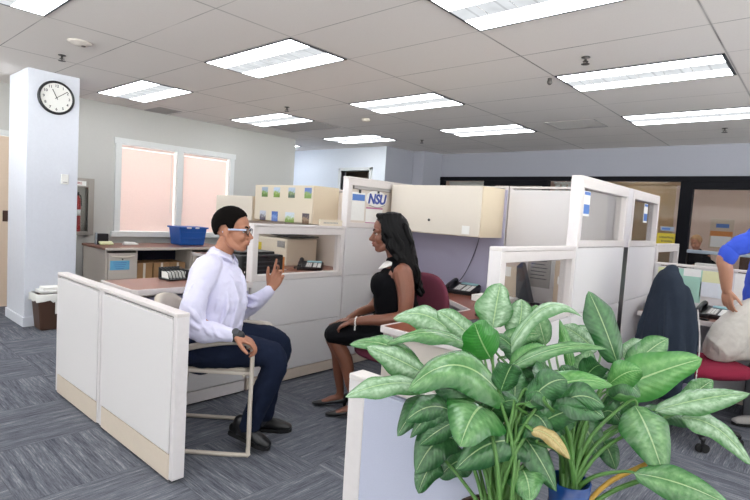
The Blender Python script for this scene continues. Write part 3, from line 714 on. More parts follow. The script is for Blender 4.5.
t = thing('desk_calendar', 'black and silver desk organiser on the left end of the credenza', 'organiser', (XL+.36, 2.64, .787))
bm = B(); box(bm, -.05, .04, -.07, .07, 0, .14, .008); part('body', bm, 'black', t); part('side_plate', bxo(.0, .045, -.085, -.071, 0, .15, .003), 'aluminium', t)
part('card', (lambda q: (rbox(q, (.09, .02, .022), (.08, .16, .02), (0, .35, 0), .003), q)[1])(B()), 'yellow_paper', t)
t = single('tape_dispenser', box(tube(B(), [(0, -.07, .025, .02), (0, .06, .02, .015)], n=1), -.03, .03, -.09, .1, .0, .02, .005), 'white_plastic', 'small white dispenser lying on the credenza beside the black organiser', 'dispenser'); t.location = (XL+.47, 2.95, .787)

# ================================================================ LEFT COUNTER
t = thing('counter_top', 'brown laminate counter with beige edge behind the seated man', 'counter', (-3.5, 1.78, .802))
part('surface', prism(B(), [(-.10, -.42), (.36, -.42), (.385, -.39), (.385, .44), (-.10, .44)], 0, .032, bev=.004), 'wood_return', t)
bm = B(); prism(bm, [(.362, -.422), (.388, -.392), (.388, .442), (.375, .442), (.375, -.385), (.355, -.41), (-.10, -.41), (-.10, -.422)], -.004, .034, bev=.003); part('edge_band', bm, 'panel_trim', t, label='beige edge band')
bm = B(); box(bm, -.09, -.05, -.35, .4, -.8, -.004); part('support', bm, 'metal_beige', t)
t = thing('file_sorter', 'black desktop file sorter with white folders on the brown counter', 'file sorter', (-3.46, 1.80, .8365), .1)
bm = B(); box(bm, -.1, .1, -.13, .13, 0, .012, .003)
for i in range(7):
    y = -.125+i*.0417; tube(bm, [(-.09, y, .01, .004), (-.09, y, .11, .004), (.06, y, .075, .004), (.09, y, .01, .004)], n=1, seg=6)
box(bm, -.1, -.09, -.13, .13, .01, .11, .002); box(bm, -.1, .1, .122, .13, .0, .09, .002); bmesh.ops.scale(bm, verts=bm.verts, vec=(.7, .62, .75)); part('rack', bm, 'black', t)
bm = B()
for i in range(6): y = -.105+i*.0417; rbox(bm, (-.01, y, .045), (.13, .004, .06), (.05, 0, 0))
bmesh.ops.scale(bm, verts=bm.verts, vec=(.7, .62, .75)); part('folders', bm, 'paper', t)
t = single('marker_pen', tube(B(), [(-.0, 0, .006, .006), (.0, .11, .006, .006)], n=1, seg=8), 'white_plastic', 'white pen lying beside the black file sorter', 'pen'); t.location = (-3.36, 1.92, .8365)

# ================================================================ LEFT STATION (seen through the glass panel)
t = thing('worktop', 'dark brown worktop carrying the printers behind the glass panel', 'worktop', (-4.7, 3.78, .725))
part('surface', bxo(-1.4, 1.44, -.36, .36, 0, .03, .005), 'wood_desk', t)
part('surface', bxo(.5, 1.44, -1.45, -.37, 0, .03, .005), 'wood_desk', t)
part('edge_band', bxo(-1.4, .49, -.375, -.36, -.003, .032, .003), 'panel_trim', t)
bm = B(); box(bm, -1.38, -1.35, -.34, .34, -.705, 0); box(bm, 1.3, 1.33, -1.4, .34, -.705, 0); box(bm, .53, .56, -1.4, -.9, -.705, 0); part('leg', bm, 'metal_beige', t)
t = thing('printer', 'beige office printer with raised lid behind the glass panel', 'printer', (-4.75, 3.86, .755))
bm = B(); box(bm, -.3, .28, -.25, .2, 0, .3, .015); part('body', bm, 'metal_cream', t)
bm = B(); rbox(bm, (0, -.03, .335), (.66, .42, .012), (.0, .04, 0), .003); part('lid', bm, 'black', t, label='dark flat lid')
part('button_panel', bxo(.12, .25, -.255, -.25, .2, .27), 'grille', t)
single('sticky_note', bxo(-.05, .05, -.002, 0, -.045, .045), 'yellow', 'yellow sticky note on the beige printer behind the glass panel', 'sticky note').location = (-4.97, 3.607, .94)
t = thing('black_printer', 'black boxy printer with gold edge just behind the glass panel', 'printer', (-3.62, 2.62, .755))
bm = B(); box(bm, -.18, .17, -.28, .14, 0, .24, .012); box(bm, -.15, .1, -.24, .1, .24, .262, .006); part('body', bm, 'black', t)
part('side_plate', bxo(-.16, .16, .141, .165, .02, .22, .006), 'orange', t, label='gold coloured side strip'); bm = B()
for i in range(5): box(bm, .171, .173, -.25, .1, .04+i*.035, .05+i*.035)
part('grille', bm, 'dark_grey', t)
def phone(label, loc, rz, group='desk phones'):
    t = thing('desk_phone', label, 'telephone', loc, rz, group)
    def tl(q): q.transform(Matrix.Translation((0, 0, .028)) @ Matrix.Rotation(math.radians(14), 4, 'X')); return q
    bm = B(); prism(bm, [(-.13, -.11), (.13, -.11), (.135, .11), (-.135, .11)], -.028, .028, bev=.008); part('body', tl(bm), 'black_plastic', t)
    bm = B(); box(bm, -.13, .13, .06, .1, -.055, -.0, .006); part('stand', tl(bm), 'black_plastic', t)
    bm = B(); box(bm, -.04, .12, .055, .1, .028, .036, .004); part('display', tl(bm), 'sensor_screen', t)
    bm = B(); box(bm, -.045, .02, -.09, .04, .028, .03, .002); part('label_panel', tl(bm), 'grille', t)
    bm = B()
    for i in range(4):
        for j in range(3): box(bm, -.035+j*.019, -.022+j*.019, -.082+i*.029, -.064+i*.029, .03, .035, .002)
    for i in range(7):
        box(bm, .035, .072, -.09+i*.019, -.076+i*.019, .028, .033, .002); box(bm, .08, .117, -.09+i*.019, -.076+i*.019, .028, .033, .002)
    part('buttons', tl(bm), 'white_plastic', t)
    bm = B(); tube(bm, [(-.1, -.09, .045, .022, .024), (-.1, -.06, .058, .014, .018), (-.1, .03, .06, .013, .018), (-.1, .085, .047, .024, .025)], side=(1, 0, 0)); part('handset', tl(bm), 'black', t)
    bm = B(); pts = []
    for i in range(26): a = i*1.5; pts.append((-.145+.008*math.cos(a)-.02*math.sin(i/25*PI), -.1+.19*i/25, .012+.007*math.sin(a), .0025))
    tube(bm, pts, seg=5, n=2); part('cord', bm, 'black', t)
    return t
mat('sensor_screen', '8fb7bd', .2)
ph = phone('black desk phone behind the glass panel right of the printers', (-4.12, 3.66, .7585), .75)
bm = B(); 
for k, (x, y, c, lb) in enumerate(((-3.45, 3.12, 'white_plastic', 'small white bottle behind the lower right of the glass panel'), (-3.43, 3.20, 'metal_cream', 'small cream tube behind the lower right of the glass panel'), (-3.46, 3.27, 'yellow_paper', 'small yellow bottle behind the lower right of the glass panel'))):
    o = single('bottle', lathe(B(), [(.018, 0), (.02, .004), (.02, .05), (.009, .062), (.009, .072)], seg=14), c, lb, 'bottle', 'small bottles behind the glass panel'); o.location = (x, y, .7555)
bm.free()
single('tissue_box', bxo(-.03, .03, -.05, .05, 0, .05, .004), 'magenta', 'small pink box beside the bottles behind the glass panel', 'box').location = (-3.44, 3.38-.02, .7555)
for k, (x, z, w_, h_) in enumerate(((-4.55, 1.08, .22, .2), (-4.2, 1.05, .2, .26), (-3.9, 1.0, .3, .3), (-4.05, .88, .12, .1))):
    pass
t = thing('desktop_computer', 'dark grey computer tower standing behind the man near his chin', 'computer', (-3.95, 2.33, .62), 0)
D.objects.remove(t)
t = thing('desktop_monitor', 'dark grey monitor behind the seated man at the left station', 'monitor', (-4.02, 2.75, .7555), 2.2)
part('screen', bxo(-.2, .2, -.015, .015, .08, .36, .005), 'dark_grey', t); part('stand', box(box(B(), -.02, .02, .0, .03, .0, .1), -.09, .09, -.06, .09, 0, .012, .004), 'black', t)

# ================================================================ WOMAN'S CUBICLE
t = thing('worktop', 'brown L shaped worktop carrying the phone behind the woman', 'worktop', (-2.2, 3.8, .70))
bm = B(); prism(bm, [(-.96, -.22), (-.12, -.22), (.27, -.5), (.27, -1.5), (.96, -1.5), (.96, .34), (-.96, .34)], 0, .03, bev=.004); part('surface', bm, 'wood_desk', t)
bm = B()
e = [(-.96, -.22), (-.12, -.22), (.27, -.5), (.27, -1.5), (.96, -1.5)]
for (x0, y0), (x1, y1) in zip(e, e[1:]):
    v = Vector((x1-x0, y1-y0)); L = v.length; q = bmesh.new(); box(q, 0, L, -.012, .001, -.004, .033, .003); merge(bm, q, 0, Matrix.Translation((x0, y0, 0)) @ Matrix.Rotation(math.atan2(v.y, v.x), 4, 'Z'))
part('edge_band', bm, 'panel_trim', t, label='white edge band')
part('end_panel', bxo(.275, .93, -1.49, -1.465, -.68, -.004, .003), 'metal_beige', t)
phone('black desk phone on the brown desk behind the woman', (-2.43, 3.98, .7335), .12)
bm = B(); tube(bm, [(-2.56, 4.08, .78, .003), (-2.50, 4.13, .9, .003), (-2.42, 4.135, 1.1, .003), (-2.38, 4.13, 1.245, .003)], seg=6); single('phone_cable', bm, 'black', 'black cable hanging from the overhead cabinet to the desk phone', 'cable')
# on the return, seen through the low glass panel
t = thing('keyboard', 'black keyboard on the worktop behind the low glass panel', 'keyboard', (-1.60, 2.85, .7335), 1.3)
part('case', bxo(-.2, .2, -.07, .07, 0, .018, .005), 'black', t); bm = B()
for i in range(14):
    for j in range(5): box(bm, -.19+i*.027, -.167+i*.027, -.062+j*.025, -.041+j*.025, .018, .023)
part('keys', bm, 'dark_grey', t)
t = thing('monitor', 'dark slab added for the jacket reflection seen in the low glass panel', 'monitor', (-1.80, 3.90, .7335), 2.6)  # slab put in place of the jacket mirrored in the pane
bm = B(); q = bmesh.new(); prism(q, [(-.11, 0), (.10, 0), (.12, .26), (.05, .30)], -.02, .02, bev=.006); q.transform(Matrix.Translation((0, 0, .04)) @ Matrix.Rotation(PI/2, 4, 'X')); merge(bm, q); part('screen', bm, 'dark_grey', t); part('stand', bxo(-.1, .1, -.08, .08, 0, .03, .005), 'black', t)
t = thing('file_box', 'tan file box standing on the worktop behind the low glass panel', 'box', (-1.52, 4.02, .7335), 0)
part('carton', bxo(-.06, .25, -.1, .09, 0, .38, .004), 'tan_panel', t); part('label_tag', bxo(-.03, .08, -.103, -.1, .2, .26), 'paper', t)
t = thing('notice_sheet', 'grey printed sheet pinned on the wall behind the low glass panel', 'paper', (-1.80, YW-.041, 1.0)); part('sheet', bxo(-.1, .1, -.002, 0, -.14, .16), 'grille', t)
bm = B()
for i in range(7): box(bm, -.07, .07-.01*(i % 3), -.0035, -.0022, .11-i*.03, .116-i*.03)
part('print', bm, 'dark_grey', t)
t = thing('binder', 'tan binder standing at the left behind the low glass panel', 'binder', (-2.02, 4.03, .7335), .15)
part('cover', bxo(-.09, .09, -.03, .03, 0, .34, .004), 'tan_panel', t); part('label_tag', bxo(-.03, .03, -.0315, -.03, .2, .28), 'paper', t)
t = thing('stapler', 'orange and black stapler behind the low glass panel', 'stapler', (-1.72, 3.16, .7335), .9)
part('base', bxo(-.08, .08, -.02, .02, 0, .012, .003), 'black', t); part('arm', rbox(B(), (0, 0, .035), (.15, .03, .025), (0, .12, 0), .006), 'orange', t)
single('paper_stack', bxo(-.15, .15, -.11, .11, 0, .05, .003), 'paper', 'stack of white papers behind the low glass panel', 'paper').location = (-2.0, 3.78, .7335)
single('paper_tray', box(box(B(), -.12, .12, -.16, .16, 0, .012, .003), .1, .12, -.16, .16, 0, .06, .003), 'black', 'black paper tray on the worktop behind the low glass panel', 'tray').location = (-1.45, 2.52, .7335)

# ================================================================ RIGHT DESK
t = thing('desk', 'brown desk with white edge under the pinned papers at right', 'desk', (-.2, 4.85, 0))
part('surface', bxo(-.93, 1.1, -.26, .28, .70, .73, .004), 'wood_return', t); part('edge_band', bxo(-.93, 1.1, -.275, -.258, .695, .733, .004), 'panel_trim', t, label='white edge band')
part('leg', bxo(-.62, -.57, -.25, .26, 0, .70, .003), 'panel_purple', t, label='lilac end support'); part('leg', bxo(1.04, 1.08, -.25, .26, 0, .70, .003), 'panel_trim', t)
phone('black desk phone on the right desk beside the hand of the standing man', (-.63, 4.86, .7335), -.1)
t = thing('stapler', 'black stapler lying open in front of the phone on the right desk', 'stapler', (-.72, 4.64, .7335), -.3)
part('base', bxo(-.08, .08, -.018, .018, 0, .01, .003), 'black', t); part('arm', rbox(B(), (0, 0, .03), (.16, .026, .018), (0, -.2, 0), .005), 'black', t)
t = thing('computer_tower', 'black computer tower in the shade under the right desk', 'computer', (-.28, 4.87, 0)); part('case', bxo(-.1, .1, -.2, .2, .005, .44, .008), 'black', t); part('front_panel', bxo(-.09, .09, -.21, -.2, .02, .43, .004), 'dark_grey', t)
t = thing('paper_tray', 'grey paper tray with loose sheets at the left end of the right desk', 'tray', (-1.0, 4.82, .7315))
part('tray', box(box(box(B(), -.11, .11, -.16, .16, 0, .01, .002), -.11, -.1, -.16, .16, 0, .06, .002), .1, .11, -.16, .16, 0, .06, .002), 'grille', t); part('sheets', bxo(-.095, .095, -.15, .15, .011, .05, .002), 'paper', t)
single('glasses_case', rbox(B(), (0, 0, .014), (.07, .15, .026), (0, 0, -.4), .01), 'aluminium', 'small silver case left of the phone on the right desk', 'case').location = (-.84, 4.83, .7315)
yp = 5.17-PT/2-.0052
for x0, x1, z0, z1, m_, lb in ((-1.13, -1.0, .97, 1.075, 'yellow_paper', 'pale yellow sheet pinned at the left end of the low panel'), (-1.0, -.79, .80, 1.08, 'green_paper', 'large pale green sheet pinned on the low panel'),
        (-.93, -.80, 1.02, 1.085, 'paper', 'small white note overlapping the pale green sheet'), (-.79, -.66, .985, 1.08, 'yellow_paper', 'cream sheet pinned right of the pale green sheet'),
        (-.80, -.62, .86, .985, 'wall_white', 'bluish white sheet leaning above the phone on the right desk'), (-.56, -.36, .86, 1.08, 'paper', 'white lined sheet pinned at the right, behind the standing man')):
    o = single('pinned_sheet', bxo(x0, x1, -.0015 - (.0016 if lb.startswith('small') else 0), 0 - (.0016 if lb.startswith('small') else 0), z0, z1), m_, lb, 'paper', 'papers pinned on the low panel'); o.location = (0, yp, 0)
# yellow sign on the blind
t = thing('door_sign', 'yellow sign with two dark lines of lettering beside the black doorpost', 'sign', (-1.80, YB+.025, 1.29))
part('board', bxo(-.125, .125, -.004, 0, -.085, .085), 'yellow', t); bm = B()
random.seed(8)
for zz, x0, x1 in ((.025, -.09, .09), (-.03, -.065, .07)):
    x = x0
    while x < x1:
        w_ = .013; k = random.randint(0, 3); box(bm, x, x+.004, -.006, -.004, zz-.014, zz+.014)
        if k != 1: box(bm, x+.004, x+w_, -.006, -.004, zz+.009, zz+.014)
        if k != 2: box(bm, x+.004, x+w_, -.006, -.004, zz-.003, zz+.002)
        if k != 0: box(bm, x+w_-.004, x+w_, -.006, -.004, zz-.014, zz+.0)
        x += .0185
part('lettering', bm, 'dark_grey', t)
t = thing('name_plate', 'small blue and silver plate above the yellow sign', 'name plate', (-1.80, YB+.025, 1.44)); part('plate', bxo(-.09, .09, -.006, 0, -.032, .032, .002), 'aluminium', t); part('print', bxo(-.07, .04, -.008, -.006, -.015, .015), 'blue_band', t)

# ================================================================ BACK OFFICE
t = thing('office_desk', 'light desk with papers in front of the person in the back office', 'desk', (-1.1, 10.45, 0)); part('surface', bxo(-1.4, 1.6, -.35, .35, .74, .78, .004), 'panel_trim', t); part('front_panel', bxo(-1.35, 1.55, -.3, -.27, .02, .74), 'dark_grey', t); part('leg', bxo(-1.35, -1.3, -.27, .3, 0, .74), 'panel_trim', t); part('leg', bxo(1.5, 1.55, -.27, .3, 0, .74), 'panel_trim', t)
single('paper_stack', bxo(-.25, .25, -.1, .1, 0, .12, .005), 'paper', 'white papers on the desk in the back office', 'paper').location = (-1.45, 10.3, .7805)
single('desk_box', bxo(-.3, .3, -.12, .12, 0, .3, .01), 'pot_brown', 'brown box on the desk in the back office', 'box').location = (-.8, 10.5, .7805)
t = thing('wall_poster', 'framed poster with an orange band on the back office wall', 'picture', (-1.66, ROOM2-.2, 1.43)); bm = B()
box(bm, -.2, .2, -.02, 0, -.3, .3, .004); part('frame', bm, 'tan_panel', t); part('print', bxo(-.17, .17, -.022, -.02, -.27, -.04), 'paper', t); part('orange_band', bxo(-.19, .19, -.023, -.021, -.05, .05), 'orange', t); part('upper_print', bxo(-.1, .12, -.022, -.02, .12, .2), 'blue_band', t)
# ================================================================ CHAIRS
def sled_chair(label, loc, rz):
    t = thing('visitor_chair', label, 'chair', loc, rz)
    for s, nm in ((-1, 'near'), (1, 'far')):
        y = s*.245; bm = B()
        P = [(.27, y, .62), (.292, y, .60), (.292, y, .3), (.292, y, .04), (.27, y, .0125), (0, y, .0125), (-.262, y, .0125)]
        tube(bm, [(*p, .0125) for p in P], n=6, seg=10)
        tube(bm, [(-.262, y, .0125, .0125), (-.27, y*.98, .04, .0125), (-.215, y*.95, .44, .0125), (-.25, y*.86, .6, .0125), (-.29, y*.75, .72, .0125)], n=5)
        part('side_frame', bm, 'chair_beige', t)
        bm = B(); tube(bm, [(-.20, y*.97, .50, .014, .018), (-.14, y, .565, .017, .024), (0, y, .612, .018, .028), (.16, y, .642, .018, .028), (.27, y, .640, .017, .026), (.30, y, .612, .014, .02)], side=(0, 1, 0), n=6)
        part('armrest', bm, 'chair_beige', t)
    bm = B(); tube(bm, [(.25, -.235, .455, .011), (.25, .235, .455, .011)], n=1); tube(bm, [(-.2, -.24, .45, .011), (-.2, .24, .45, .011)], n=1); tube(bm, [(-.262, -.245, .0125, .0125), (-.262, .245, .0125, .0125)], n=1)
    part('crossbar', bm, 'chair_beige', t)
    q = bxo(-.21, .25, -.20, .20, .455, .484, .012); part('seat', q, 'chair_pad', t)
    bm = B(); box(bm, -.2, .285, -.236, -.216, .455, .476, .006); box(bm, -.2, .285, .216, .236, .455, .476, .006); part('seat_rail', bm, 'chair_beige', t)
    bm = B(); n = 12; vs = []
    for side in (0, 1):
        for i in range(n+1):
            a = -1+2*i/n
            for j in range(7):
                h = j/6; z = .56+h*.28-(abs(a)**3)*.07*(h > .5); x = -.245-.05*h+.05*a*a - side*.035
                vs.append(bm.verts.new((x, a*.20*(1-.12*h*h), z)))
    N = (n+1)*7
    for i in range(n):
        for j in range(6):
            k = i*7+j; bm.faces.new((vs[k], vs[k+7], vs[k+8], vs[k+1])); bm.faces.new((vs[N+k+1], vs[N+k+8], vs[N+k+7], vs[N+k]))
    for i in range(n):
        for j in (0, 6): k = i*7+j; bm.faces.new((vs[k], vs[k+7], vs[N+k+7], vs[N+k]))
    for j in range(6):
        for i in (0, n): k = i*7+j; bm.faces.new((vs[k], vs[k+1], vs[N+k+1], vs[N+k]))
    part('backrest', bm, 'chair_pad', t, smooth=True)
    return t
sled_chair('beige visitor chair with curved arms under the man in the white shirt', LATD(-.925, 3.012), YAW)
def cushion(bm, hx, hy, hz, c=(0, 0, 0), p=2.8, bend=0, mi=0):
    """rounded superellipse pad; x right, y depth, z up; bend curves it around z"""
    nu, nv = 40, 12; rings = []
    for j in range(nv+1):
        ph = -PI/2+PI*j/nv; r = max(math.cos(ph), 0)**.45; z = math.sin(ph); z = math.copysign(abs(z)**.8, z)
        ring = []
        for i in range(nu):
            a = 2*PI*i/nu; ca, sa = math.cos(a), math.sin(a)
            x = math.copysign(abs(ca)**(2/p), ca)*hx*r; y = math.copysign(abs(sa)**(2/p), sa)*hy*r
            ring.append(Vector((x, y, z*hz)))
        rings.append(ring)
    vr = [[bm.verts.new(v+Vector(c)) for v in r] for r in rings]
    for a, b in zip(vr, vr[1:]):
        for i in range(nu):
            f = bm.faces.new((a[i], a[(i+1) % nu], b[(i+1) % nu], b[i])); f.smooth = True; f.material_index = mi
    bm.faces.new(vr[0]); bm.faces.new(vr[-1]); return bm
def office_chair(label, loc, rz, seat_z, back_top, m, arms=True, armz=.2, bw=.22):
    """faces +x"""
    t = thing('office_chair', label, 'chair', loc, rz, None)
    part('seat', cushion(B(), .27, .26, .05, (.04, 0, seat_z-.05)), m, t)
    bm = B(); bh = (back_top-seat_z-.1)/2; q = bmesh.new(); cushion(q, bw, bh, .035, p=2.6)
    for v in q.verts: v.co.z += -.25*v.co.x*v.co.x*2; v.co.x *= 1-.12*(v.co.y/bh > 0)*(v.co.y/bh)
    # pad plane (x,y)->(y,z), thickness z->x
    q.transform(Matrix(((0, .08, -1, 0), (1, 0, 0, 0), (0, 1, 0, 0), (0, 0, 0, 1)))); q.transform(Matrix.Translation((-.25, 0, seat_z+.1+bh)))
    merge(bm, q); part('backrest', bm, m, t, smooth=True)
    part('back_bracket', tube(B(), [(-.05, 0, seat_z-.10, .018, .03), (-.27, 0, seat_z-.08, .014, .03), (-.32, 0, seat_z+.08, .012, .03), (-.30, 0, seat_z+.3, .01, .03)], side=(0, 1, 0)), 'black', t)
    part('gas_column', cyl(cyl(B(), (0, 0, (seat_z-.1+.1)/2+.03), .025, seat_z-.18), (0, 0, .16), .035, .16), 'black', t)
    part('mechanism', bxo(-.12, .12, -.09, .09, seat_z-.125, seat_z-.095, .008), 'black', t)
    for k in range(5):
        a = 2*PI*k/5+.5; c, s = math.cos(a), math.sin(a)
        b = part('base_leg', tube(B(), [(0, 0, .12, .03, .03), (.14*c, .14*s, .105, .02, .024), (.27*c, .27*s, .085, .016, .02)], side=(-s, c, 0)), 'black', t)
        bm = B()
        for o_ in (-.016, .016): cyl(bm, (0, 0, 0), .027, .018, 18, axis='y'); bmesh.ops.translate(bm, verts=bm.verts[-36:], vec=(.28*c - s*o_, .28*s + c*o_, .0275))
        cyl(bm, (.28*c, .28*s, .06), .010, .04, 8); part('castor', bm, 'rubber', b)
    if arms:
        for s in (-1, 1):
            bm = B(); tube(bm, [(-.02, s*.2, seat_z-.09, .014, .02), (-.02, s*.29, seat_z-.06, .014, .02), (-.02, s*.295, seat_z+armz-.02, .014, .02)], side=(1, 0, 0)); a_ = part('arm_post', bm, 'black', t)
            bm = B(); tube(bm, [(-.15, s*.29, seat_z+armz-.012, .012, .025), (-.1, s*.295, seat_z+armz, .016, .032), (.05, s*.295, seat_z+armz, .016, .034), (.12, s*.29, seat_z+armz-.012, .012, .025)], side=(0, 1, 0)); part('armrest', bm, 'black_plastic', t)
    return t
office_chair('maroon office chair with black armrest under the seated woman', LATD(.22, 3.56), YAW+PI+.75, .50, .985, 'maroon', armz=.17)
ch = office_chair('maroon office chair with a dark jacket over its back at right', LATD(2.24, 3.47), YAW+.15, .545, .98, 'maroon_seat', arms=False, bw=.16)
ch.rotation_euler.z = YAW+.15
# jacket draped over the backrest (chair frame: +x forward)
t = thing('jacket', 'dark grey blue jacket draped over the back of the maroon chair at right', 'jacket', ch.location, YAW+.15)
bm = B()
tube(bm, [(-.26, .0, 1.135, .04, .05), (-.27, 0, 1.09, .06, .10), (-.275, 0, .99, .07, .15), (-.28, 0, .83, .08, .175), (-.285, 0, .65, .09, .20), (-.29, .0, .48, .095, .21), (-.29, .0, .36, .09, .20)], side=(0, 1, 0), seg=24)
tube(bm, [(-.235, -.10, 1.02, .035), (-.215, -.14, .88, .042), (-.205, -.165, .70, .044), (-.205, -.17, .46, .04)], seg=12)
for k in range(5):
    a = -.14+k*.07; tube(bm, [(-.33, a*.5, .98, .012), (-.35, a*.9, .75, .02), (-.375, a, .42, .022)], seg=8)
blob('shell', bm, 'jacket', t, .008, 6, disp=.012, dscale=.09)
bm = B(); tube(bm, [(-.178, -.165, .90, .004), (-.165, -.195, .68, .004), (-.17, -.20, .46, .004)], seg=6); part('piping', bm, 'panel_trim', t, label='light piping along the sleeve')

# ================================================================ PEOPLE
def hand(bm, W, d, n, size=.185, curls=(25, 30, 35, 40), spread=5, thumb=(35, 20), mirror=1, r=.0085):
    """fingers leave the palm along d, palm faces n; thumb on the side s"""
    W = Vector(W); d = Vector(d).normalized(); n = Vector(n); n = (n-d*n.dot(d)).normalized(); s = d.cross(n)*mirror
    k = size/.185; r *= k; L = .092*k
    for i, o in enumerate((.030, .010, -.010, -.029)):
        kn = W+d*(L-(.0, .0, .004, .012)[i]*k)+s*o*k
        tube(bm, [(*(W+s*o*.45*k), r*1.45), (*(W+d*L*.5+s*o*.85*k-n*.001), r*1.5), (*kn, r*1.12)], n=3, seg=8)
        ln = (.076, .084, .078, .060)[i]*k; c = math.radians(curls[i]); sp = math.radians(spread*(1.3-i)*.9)
        fd = (d*math.cos(sp)+s*math.sin(sp)).normalized(); P = [(*kn, r*1.05)]; p = kn; a = 0
        for f, q, cc in ((.46, .98, .75), (.30, .88, 1.1), (.24, .74, .8)):
            a += c*cc; dr = fd*math.cos(a)+n*math.sin(a); p = p+dr*ln*f; P.append((*p, r*q))
        tube(bm, P, n=3, seg=8)
    b = W+d*.022*k+s*.024*k; t1, t2 = math.radians(thumb[0]), math.radians(thumb[1])
    td = (d*math.cos(t1)+s*math.sin(t1)); td = (td*math.cos(t2)+n*math.sin(t2)).normalized()
    p1 = b+td*.04*k; td2 = (td+d*.35).normalized(); p2 = p1+td2*.032*k; p3 = p2+(td2+d*.2).normalized()*.025*k
    tube(bm, [(*(W+s*.01*k), r*1.5), (*b, r*1.75), (*p1, r*1.3), (*p2, r*1.15), (*p3, r*.9)], n=3, seg=8)
def Hd(c, k=1, yaw=0, pitch=0):
    return Matrix.Translation(c) @ Matrix.Rotation(yaw, 4, 'Z') @ Matrix.Rotation(-pitch, 4, 'Y') @ Matrix.Scale(k, 4)
def head_mesh(bm, H, wide=1.0, smile=0):
    q = bmesh.new()
    ell(q, (-.012, 0, .035), (.096, .076*wide, .092)); ell(q, (.035, 0, -.02), (.055, .062*wide, .085)); ell(q, (.03, 0, .045), (.062, .064, .06))
    ell(q, (.058, 0, -.098), (.027, .026, .021)); ell(q, (.045, 0, -.075), (.043, .042, .04))
    for s in (-1, 1):
        tube(q, [(-.005, s*.058, -.045, .022), (.02, s*.048, -.08, .021), (.05, s*.022, -.098, .018)], n=3)
        tube(q, [(.086, s*.008, .022, .010), (.080, s*.032, .024, .011), (.064, s*.052, .018, .011)], n=3, seg=8)
        ell(q, (.062, s*.036, -.032), (.026, .022, .024)); ell(q, (.098, s*.011, -.040), (.010, .0085, .008))
        ell(q, (-.010, s*.082*wide, -.006), (.018, .008, .031), (0, 0, s*-.3)); ell(q, (-.004, s*.079*wide, -.034), (.010, .007, .012))
    tube(q, [(.086, 0, .012, .009), (.099, 0, -.014, .010), (.113, 0, -.034, .0115)], n=3, seg=8); ell(q, (.103, 0, -.043), (.009, .007, .006))
    ell(q, (.082, 0, -.066), (.019, .022, .018))
    tube(q, [(.083, -.02, -.062, .006), (.098, 0, -.060, .0075), (.083, .02, -.062, .006)], n=3, seg=8)
    tube(q, [(.080, -.017, -.074, .006), (.094, 0, -.075, .0075), (.080, .017, -.074, .006)], n=3, seg=8)
    merge(bm, q, 0, H)
def face_parts(body, H, lips, brow='hair_short', smile=0):
    for s in (-1, 1):
        e = part('eye', (lambda q: (q.transform(H), q)[1])(ell(B(), (.074, s*.031, -.002), (.0105, .0125, .008))), 'eye_white', body, smooth=True)
        part('iris', (lambda q: (q.transform(H), q)[1])(ell(B(), (.081, s*.0315, -.002), (.0045, .0065, .0065))), 'iris', e, smooth=True)
        q = tube(B(), [(.095, s*.012, .020, .0022, .004), (.090, s*.033, .027, .0022, .0045), (.072, s*.052, .019, .0018, .003)], n=4, seg=8, side=(0, 0, 1)); q.transform(H); part('eyebrow', q, brow, body)
        q = tube(B(), [(.0885, s*.018, .001, .0018), (.0905, s*.031, .0075, .002), (.078, s*.046, .002, .0018)], n=4, seg=6); q.transform(H); part('eyelid', q, 'iris', body)
    q = tube(B(), [(.084, -.021, -.0625+smile, .002, .003), (.100, -.006, -.0605, .003, .004), (.100, .006, -.0605, .003, .004), (.084, .021, -.0625+smile, .002, .003)], n=4, seg=8)
    tube(q, [(.082, -.018, -.070+smile*.8, .002, .003), (.0975, 0, -.0755, .0035, .0045), (.082, .018, -.070+smile*.8, .002, .003)], n=4, seg=8); q.transform(H); m_ = part('lips', q, lips, body, smooth=True)
    if smile:
        q = tube(B(), [(.085, -.015, -.066+smile*.7, .002, .002), (.0985, 0, -.0675, .0025, .0028), (.085, .015, -.066+smile*.7, .002, .002)], n=4, seg=8); q.transform(H); part('teeth', q, 'eye_white', m_, smooth=True)
def short_hair(body, H, m='hair_short', lift=1.0):
    q = bmesh.new(); U, V = 48, 26; C = Vector((-.012, 0, .034)); R = Vector((.1035, .0825, .1005))*1.0
    for shell in (1.0,):
        vs = {}
        for j in range(V+1):
            for i in range(U):
                a = 2*PI*i/U; ca = math.cos(a)
                # hairline height (polar angle limit) by direction: forehead high, ear mid, nape low
                A = abs(math.degrees(math.atan2(math.sin(a), ca)))
                K = ((0, -.60), (35, -.50), (58, -.30), (68, .22), (80, .22), (90, -.02), (108, .02), (122, .38), (150, .62), (180, .66))
                for (a0, v0), (a1, v1) in zip(K, K[1:]):
                    if a0 <= A <= a1: ph_max = PI/2+v0+(v1-v0)*(A-a0)/(a1-a0); break
                ph = ph_max*j/V; tk = 1+.035*(1-(j/V)**6)*lift
                p = C+Vector((R.x*math.sin(ph)*ca, R.y*math.sin(ph)*math.sin(a), R.z*math.cos(ph)))*tk
                vs[j, i] = q.verts.new(p)
        for j in range(V):
            for i in range(U):
                q.faces.new((vs[j, i], vs[j, (i+1) % U], vs[j+1, (i+1) % U], vs[j+1, i]))
        bmesh.ops.remove_doubles(q, verts=q.verts, dist=1e-5)
    for v in q.verts:
        v.co += (v.co-C).normalized()*random.uniform(-.0016, .0026)
    q.transform(H); o = part('hair', q, m, body, smooth=True)
    s = o.modifiers.new('s', 'SOLIDIFY'); s.thickness = .016; s.offset = -.5
    return o
